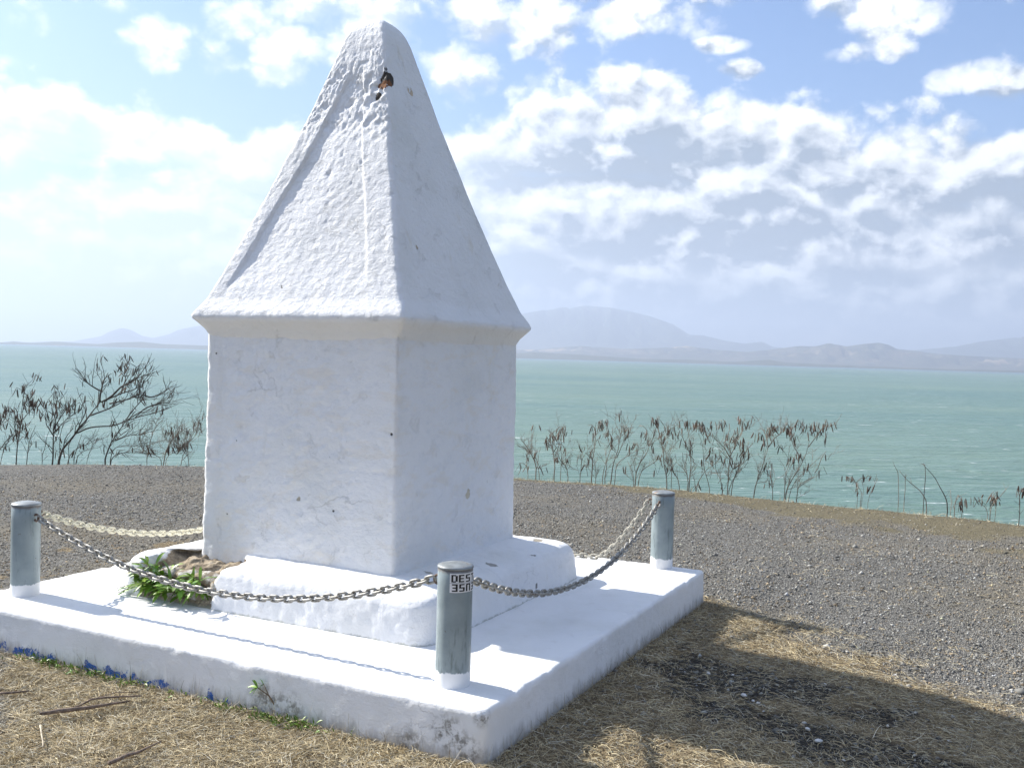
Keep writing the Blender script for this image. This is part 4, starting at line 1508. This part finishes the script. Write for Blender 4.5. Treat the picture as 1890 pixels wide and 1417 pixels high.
# ------------------------------------------------------------------ dry shrubs beyond the edge
m_bark_d = plain('dark_bark', (0.085, 0.072, 0.060), 0.9, None, 0.35, 40.0)
m_bark_l = plain('pale_bark', (0.25, 0.215, 0.17), 0.9, None, 0.35, 40.0)
m_pod_d = plain('dark_pod', (0.085, 0.062, 0.050), 0.8, None, 0.3, 20.0, tint=True)
m_pod_l = plain('brown_pod', (0.105, 0.080, 0.065), 0.8, None, 0.3, 20.0, tint=True)


def pod(mb, p, L, w, lean):
    d = np.array([lean[0], lean[1], -1.0])
    d /= np.linalg.norm(d)
    a = random.uniform(0, 6.28)
    s = np.array([math.cos(a), math.sin(a), 0])
    t = np.cross(d, s)
    curl = random.uniform(-.12, .12)
    vv = []
    for k, ww in ((0, .25), (.18, .85), (.5, 1.0), (.82, .9), (1, .15)):
        c = p + d * L * k + t * curl * L * k * (1 - k) * 2
        vv += [c - s * w * ww * .5, c + t * w * .13, c + s * w * ww * .5, c - t * w * .13]
    ff = []
    for i in range(4):
        for k in range(4):
            ff.append([i * 4 + k, i * 4 + (k + 1) % 4, (i + 1) * 4 + (k + 1) % 4, (i + 1) * 4 + k])
    g = random.uniform(.6, 1.7)
    mb.add(vv, ff, (g * 1.05, g, g * random.uniform(.85, 1.0)))


def pod_cluster(bag, p, n, L):
    mb = MB()
    bag.append(mb)
    for i in range(max(2, int(n * .75))):
        q = p + np.array([random.gauss(0, .035), random.gauss(0, .035), random.gauss(0, .022)])
        pod(mb, q, L * random.uniform(.65, 1.2), random.uniform(.013, .021), (random.gauss(0, .32), random.gauss(0, .32)))


def twig_grow(mb, pods, p, d, L, r, depth, wind, podp, kind):
    n = 5
    pts = [p]
    dd = d / np.linalg.norm(d)
    cur = p.copy()
    for i in range(n):
        dd = dd + np.array([random.gauss(0, .13) + wind * .05, random.gauss(0, .13), random.gauss(0.05, .10)])
        dd /= np.linalg.norm(dd)
        cur = cur + dd * L / n
        pts.append(cur.copy())
    mb.tube(pts, np.linspace(r, r * .55, n + 1), 5 if r > .004 else 4, cap=False)
    if depth > 0:
        for k in range(random.randint(2, 3)):
            i = random.randint(1, n)
            nd = dd + np.array([random.gauss(wind * .2, .6), random.gauss(0, .6), random.gauss(.15, .45)])
            twig_grow(mb, pods, pts[i], nd, L * random.uniform(.45, .8), max(.0018, r * .55), depth - 1, wind, podp, kind)
    if depth <= 0 and random.random() < podp * .5:
        pod_cluster(pods, pts[-1] if random.random() < .7 else pts[-2], random.randint(3, 8), .115)


def shrub(name, label, stems_px, dist, r0, twigs=6, depth=1, podp=.5, wind=0.0, barks=m_bark_d, podm=m_pod_d, tl=.35, group=None, clusters=(), podL=.12, name_part='stems', depth_spread=.25, cat='shrub'):
    """stems_px: polylines in photograph points traced at the distance `dist`, given their own depth"""
    mb, pods = MB(), []
    u0, v0 = stems_px[0][0]
    root = at(u0, v0, dist)
    gz_ = float(ground_z(np.array([root[0]]), np.array([root[1]]))[0])
    lo = np.array([root[0], root[1], min(gz_, root[2])])
    ends = []
    roots_b = []
    for li, line in enumerate(stems_px):
        dz = random.uniform(-depth_spread, depth_spread)
        pts = []
        for k, (u, v) in enumerate(line):
            f = k / (len(line) - 1)
            pts.append(at(u, v, dist + (dz * f if li else 0) + 0.0))
        pts = np.array(pts)
        if line[0][1] > 835 and li == 0 or line[0][1] > 860 or (line[0][1] > 838 and line[0][0] < 400):
            b0 = pts[0].copy()
            gb = float(ground_z(np.array([b0[0]]), np.array([b0[1]]))[0])
            pts = np.vstack([[b0[0] - .02, b0[1], min(gb - .03, b0[2] - .02)], pts])
        n = 4 * (len(pts) - 1) + 1
        t = np.linspace(0, len(pts) - 1, n)
        Q = np.stack([np.interp(t, range(len(pts)), pts[:, k]) for k in range(3)], 1)
        for _ in range(2):
            Q[1:-1] = (Q[:-2] + 2 * Q[1:-1] + Q[2:]) / 4
        L = np.linalg.norm(pts[-1] - pts[0])
        Q[1:] += .012 * np.stack([vnoise(Q[1:] * 7 + li, 5), vnoise(Q[1:] * 7 + li, 6), vnoise(Q[1:] * 7 + li, 7)], 1)
        rr = r0 * (1.0 if li == 0 else random.uniform(.55, .8))
        mb.tube(Q, np.linspace(rr, max(.0022, rr * .3), n), 6)
        for k in range(twigs):
            f = random.uniform(.30, 1.0)
            i = min(n - 2, int(f * (n - 1)))
            d0 = Q[i + 1] - Q[i]
            d0 = d0 / (np.linalg.norm(d0) + 1e-9)
            nd = d0 * .7 + np.array([random.gauss(wind * .4, .55), random.gauss(0, .5), random.gauss(.25, .4)])
            twig_grow(mb, pods, Q[i], nd, tl * random.uniform(.4, 1.0), max(.0022, rr * .38), depth, wind, podp, 0)
        if random.random() < podp:
            pod_cluster(pods, Q[-1], random.randint(4, 9), podL)
    for (u, v, n) in clusters:
        p = at(u, v, dist + random.uniform(-depth_spread, depth_spread))
        pod_cluster(pods, p, n, podL)
        # the twig that carries it
        bq = np.concatenate(mb.v)
        j = np.argmin(np.linalg.norm(bq - (p - np.array([0, 0, .05])), axis=1))
        a = bq[j]
        mb.tube([a, (a + p) / 2 + np.array([0, 0, .03]), p], [.005, .004, .003], 5)
    t = empty(name, tuple(lo), label, cat, group)
    mb.build(name_part, barks, t, lo)
    for pb in pods[:99]:
        pb.build('pod_cluster', podm, t, lo, color=True)
    return t


GL_ = 'dry leafless shrubs along the bluff edge left of the monument'
GR_ = 'dry pod bearing shrubs along the bluff edge right of the monument'
shrub('dry_shrub', 'tallest dark leaning shrub left of the monument, crooked trunk and wide top',
      [[(108, 845), (130, 812), (160, 772), (185, 742)], [(139, 800), (165, 787), (215, 786), (250, 770), (285, 762), (310, 752)], [(165, 767), (190, 758), (225, 742), (260, 728)],
       [(185, 742), (187, 720), (190, 705), (200, 688)], [(187, 742), (215, 728), (250, 718), (275, 700)], [(192, 741), (222, 715), (245, 705), (262, 690)], [(262, 728), (285, 734), (305, 722), (312, 712)],
       [(188, 722), (165, 710), (155, 700)], [(222, 728), (226, 716), (232, 700), (230, 685)], [(202, 745), (238, 738), (262, 722)]],
      14.9, .020, 8, 1, .10, .5, group=GL_, tl=.32, clusters=[(180, 672, 6), (200, 692, 5), (230, 672, 5), (250, 680, 6), (266, 698, 4), (225, 692, 5), (150, 700, 3), (268, 672, 4)])
shrub('dry_shrub', 'second leaning shrub nearest the shaft, pale twigs spreading low towards it',
      [[(195, 845), (205, 815), (225, 788), (242, 762)], [(203, 842), (215, 825), (240, 821), (262, 826)], [(205, 842), (222, 836), (250, 834), (275, 838)], [(242, 762), (258, 742), (270, 732)], [(213, 813), (235, 802), (262, 803)],
       [(235, 775), (255, 762), (275, 750), (300, 745)], [(250, 770), (270, 752), (295, 742), (315, 746)]],
      14.7, .013, 9, 1, .04, .6, group=GL_, tl=.34)
shrub('dry_shrub', 'low tangled bush of fine bare twigs against the left of the shaft',
      [[(302, 845), (315, 815), (330, 800), (340, 790)], [(272, 845), (277, 815), (285, 790), (300, 775)], [(305, 842), (330, 830), (350, 815), (370, 790)], [(335, 845), (345, 820), (358, 800), (368, 775)], [(280, 820), (300, 810), (325, 812)], [(300, 845), (280, 838), (262, 830)], [(350, 846), (340, 825), (325, 815)]],
      14.6, .009, 14, 2, .05, .1, m_bark_l, group=GL_, tl=.26)
shrub('dry_shrub', 'upright shrub with dark hanging pods between the leaning trunk and the left edge',
      [[(97, 845), (98, 815), (98, 790), (105, 772)], [(98, 800), (118, 778), (140, 762)], [(98, 795), (112, 770), (125, 750)], [(105, 772), (103, 748), (108, 728)], [(100, 805), (85, 785), (85, 762)], [(110, 845), (112, 800), (118, 780)], [(125, 845), (140, 828), (165, 818), (180, 808)]],
      15.1, .013, 7, 1, .25, .2, group=GL_, tl=.26, clusters=[(105, 722, 7), (88, 742, 7), (95, 752, 6), (125, 745, 7), (138, 740, 7), (150, 748, 6), (130, 752, 5), (155, 728, 5), (165, 740, 4), (82, 755, 5)])
shrub('dry_shrub', 'slim shrub with drooping black pods at the left edge of the view',
      [[(30, 845), (35, 810), (39, 775), (42, 740)], [(50, 845), (54, 810), (66, 785)], [(39, 775), (55, 760), (68, 745)], [(33, 820), (28, 790), (30, 765)], [(78, 845), (84, 815), (92, 790)], [(42, 745), (45, 725), (50, 708)]],
      15.3, .010, 7, 1, .3, .1, group=GL_, tl=.26, clusters=[(30, 715, 5), (42, 712, 4), (52, 728, 7), (45, 750, 7), (38, 765, 6), (60, 735, 5), (65, 750, 5), (32, 770, 5)])
shrub('dry_shrub', 'shrub cut by the left edge of the view, clump of black pods',
      [[(-25, 845), (-12, 810), (2, 775), (8, 755)], [(-10, 845), (10, 815), (25, 800)], [(0, 845), (12, 820), (22, 805)], [(-18, 825), (-5, 800), (-2, 780)]],
      15.2, .010, 7, 1, .25, .1, group=GL_, tl=.26, clusters=[(8, 762, 9), (16, 755, 6), (2, 770, 6), (20, 775, 4)])
shrub('dry_shrub', 'scrawny short shrub of thin stalks between the two leaning ones',
      [[(137, 845), (145, 820), (152, 800)], [(140, 845), (155, 832), (172, 828)], [(128, 845), (125, 825), (130, 810)], [(160, 845), (172, 825), (180, 808)]], 15.0, .006, 5, 1, .05, .2, group=GL_, tl=.2)

RIGHT = [
    ('low bushy shrub half hidden by the right side of the shaft', [[(990, 868), (985, 845), (972, 825), (962, 812)], [(975, 868), (972, 845), (978, 832)], [(996, 868), (992, 850), (985, 838)]], 14.2,
     [(976, 838, 9), (958, 855, 4), (990, 832, 4), (970, 858, 4)]),
    ('small shrub first beyond the shaft, pods drooping like a parasol', [[(1023, 870), (1024, 840), (1016, 815), (1014, 805)], [(1036, 870), (1037, 850), (1036, 830)], [(1050, 870), (1035, 850), (1028, 832)], [(1024, 842), (1034, 815), (1040, 795)]], 14.3,
     [(1010, 808, 8), (1018, 802, 7), (1038, 788, 8), (1030, 795, 5), (1035, 822, 4), (1042, 825, 4), (1003, 818, 4), (1028, 845, 4)]),
    ('upright shrub with two tall brown pod heads, third from the shaft', [[(1092, 873), (1095, 850), (1098, 815), (1105, 790)], [(1100, 873), (1098, 850), (1080, 835)], [(1118, 873), (1122, 845), (1130, 815), (1125, 800)], [(1072, 872), (1072, 850), (1082, 835)], [(1112, 873), (1120, 850), (1118, 835)]], 14.2,
     [(1105, 780, 8), (1112, 778, 7), (1098, 790, 6), (1120, 795, 6), (1130, 808, 6), (1085, 785, 4), (1092, 830, 5), (1080, 825, 3), (1112, 800, 5), (1122, 775, 2)]),
    ('thin forked shrub with a single topknot of pods', [[(1128, 873), (1136, 845), (1145, 812), (1148, 790)], [(1135, 873), (1142, 850), (1165, 838), (1190, 825)], [(1138, 845), (1150, 820), (1158, 800)]], 14.1,
     [(1150, 785, 5), (1158, 790, 5), (1153, 800, 4), (1195, 795, 5), (1188, 800, 4), (1168, 818, 4), (1175, 820, 3)]),
    ('slanting shrub behind the right bollard, pods at the ends of long arms', [[(1172, 880), (1180, 855), (1195, 830), (1210, 800)], [(1172, 878), (1165, 860), (1158, 850)], [(1178, 870), (1200, 858), (1215, 848)]], 14.1,
     [(1212, 798, 4), (1205, 822, 3), (1218, 848, 4), (1210, 860, 2)]),
    ('tall shrub with pale feathery top standing over the right bollard', [[(1232, 888), (1225, 855), (1222, 820), (1215, 790)], [(1240, 888), (1237, 850), (1232, 830)], [(1255, 890), (1240, 865), (1230, 845)], [(1222, 820), (1232, 800), (1240, 790)]], 13.9,
     [(1203, 772, 6), (1212, 775, 5), (1218, 770, 5), (1235, 788, 6), (1240, 792, 7), (1228, 810, 6), (1232, 842, 4), (1248, 802, 4), (1222, 800, 4)]),
    ('broad shrub with the densest mass of brown pods, mid way along the edge', [[(1271, 892), (1274, 860), (1276, 835), (1270, 800)], [(1285, 893), (1300, 870), (1325, 850), (1332, 838)], [(1271, 880), (1260, 865), (1245, 850)], [(1310, 895), (1298, 860), (1297, 825), (1290, 800)], [(1276, 838), (1262, 815), (1260, 795)]], 13.8,
     [(1262, 778, 6), (1272, 780, 6), (1282, 782, 8), (1292, 785, 8), (1297, 778, 6), (1255, 790, 5), (1300, 792, 5), (1265, 812, 5), (1275, 828, 5), (1262, 838, 4), (1310, 780, 4), (1288, 892, 9), (1305, 845, 5), (1315, 850, 5)]),
    ('large shrub with pale stems fanning out from one foot, dark pods high up', [[(1343, 899), (1345, 870), (1348, 840), (1345, 800)], [(1350, 899), (1360, 868), (1375, 840), (1382, 815)], [(1335, 898), (1325, 875), (1312, 855)], [(1348, 845), (1335, 825), (1315, 805)], [(1345, 895), (1365, 865), (1370, 850)], [(1348, 842), (1360, 815), (1372, 790)]], 13.7,
     [(1320, 778, 4), (1330, 775, 5), (1340, 778, 5), (1352, 808, 9), (1362, 812, 9), (1370, 820, 7), (1345, 800, 5), (1368, 775, 6), (1378, 778, 6), (1385, 768, 2), (1315, 800, 6), (1302, 800, 6), (1395, 800, 4), (1380, 835, 3), (1358, 795, 5), (1325, 892, 6)]),
    ('leaning shrub with a long bare silver stem and a flat head of pods', [[(1392, 903), (1400, 880), (1412, 848), (1418, 822)], [(1418, 825), (1430, 810), (1445, 795)], [(1428, 906), (1422, 880), (1412, 862)], [(1418, 825), (1414, 805), (1410, 792)]], 13.6,
     [(1418, 792, 7), (1430, 785, 7), (1438, 788, 5), (1425, 805, 6), (1405, 802, 4), (1412, 815, 4), (1450, 790, 5), (1455, 800, 4)]),
    ('last tall shrub on the right, straight forked stems and drooping pods', [[(1449, 909), (1462, 885), (1480, 855), (1495, 815)], [(1455, 908), (1475, 880), (1500, 855), (1520, 838)], [(1449, 905), (1450, 875), (1460, 845)], [(1482, 850), (1465, 825), (1455, 802)], [(1492, 825), (1510, 800), (1520, 788)], [(1470, 910), (1475, 892), (1500, 880)]], 13.5,
     [(1476, 778, 7), (1485, 780, 7), (1498, 782, 7), (1508, 780, 6), (1515, 795, 5), (1520, 805, 4), (1534, 782, 4), (1470, 805, 5), (1482, 860, 4), (1525, 832, 3), (1462, 792, 4), (1490, 790, 5)]),
]
for lab, stx, dist, cl in RIGHT:
    shrub('dry_shrub', lab, stx, dist, .0105, 6, 2, .05, .1, m_bark_l, m_pod_l, .26, GR_, cl, .125)
shrub('dry_seedling', 'tiny dry seedling with two dark pod clumps beyond the tall shrubs', [[(1590, 918), (1590, 905), (1578, 890), (1565, 882)], [(1592, 918), (1593, 900), (1590, 885)], [(1603, 918), (1610, 900), (1620, 882)], [(1583, 917), (1582, 908), (1580, 905)]], 13.2, .005, 2, 0, .1, 0, m_bark_l, m_pod_d, .14, None,
      [(1566, 880, 4), (1570, 882, 3), (1598, 882, 5), (1606, 880, 5), (1582, 905, 5), (1584, 890, 3)], .085, cat='seedling')
shrub('bare_stalk', 'tall curved bare stalk, darker one of the two at the edge', [[(1750, 933), (1742, 910), (1728, 885), (1703, 855)], [(1708, 862), (1705, 856), (1699, 858)]], 13.0, .009, 1, 0, 0, 0, m_bark_d, m_pod_d, .1, None, cat='stalk')
shrub('bare_stalk', 'pale thin bare stalk with a wispy tip, left of the darker one', [[(1712, 926), (1698, 905), (1675, 888), (1660, 870)], [(1660, 872), (1655, 865), (1650, 858)], [(1672, 886), (1670, 874)]], 13.0, .008, 2, 0, 0, 0, m_bark_l, m_pod_d, .12, None, cat='stalk')
shrub('dry_seedling', 'short brown seedling right of the dark bare stalk', [[(1762, 934), (1765, 922), (1770, 912)], [(1775, 935), (1776, 925), (1772, 915)], [(1756, 932), (1756, 915), (1754, 905)]], 12.8, .006, 3, 0, .3, 0, m_bark_l, m_pod_d, .14, None, [(1775, 918, 5), (1767, 922, 4)], .09, cat='seedling')
shrub('dry_seedling', 'sprawling low seedling with brown pods reaching right over the edge', [[(1828, 940), (1838, 925), (1850, 912), (1858, 902)], [(1825, 940), (1812, 932), (1805, 925)], [(1838, 928), (1840, 912), (1842, 906)]], 12.7, .006, 3, 0, .3, 0, m_bark_l, m_pod_l, .14, None, [(1833, 920, 6), (1828, 925, 6), (1812, 918, 5), (1840, 908, 3), (1806, 920, 3)], .09, cat='seedling')
shrub('dry_seedling', 'black podded seedling at the right edge of the view', [[(1883, 949), (1883, 925), (1884, 908), (1886, 902)], [(1884, 915), (1878, 905)]], 12.4, .005, 2, 0, .2, 0, m_bark_d, m_pod_d, .12, None, [(1885, 902, 6), (1880, 904, 4), (1890, 905, 5)], .09, cat='seedling')
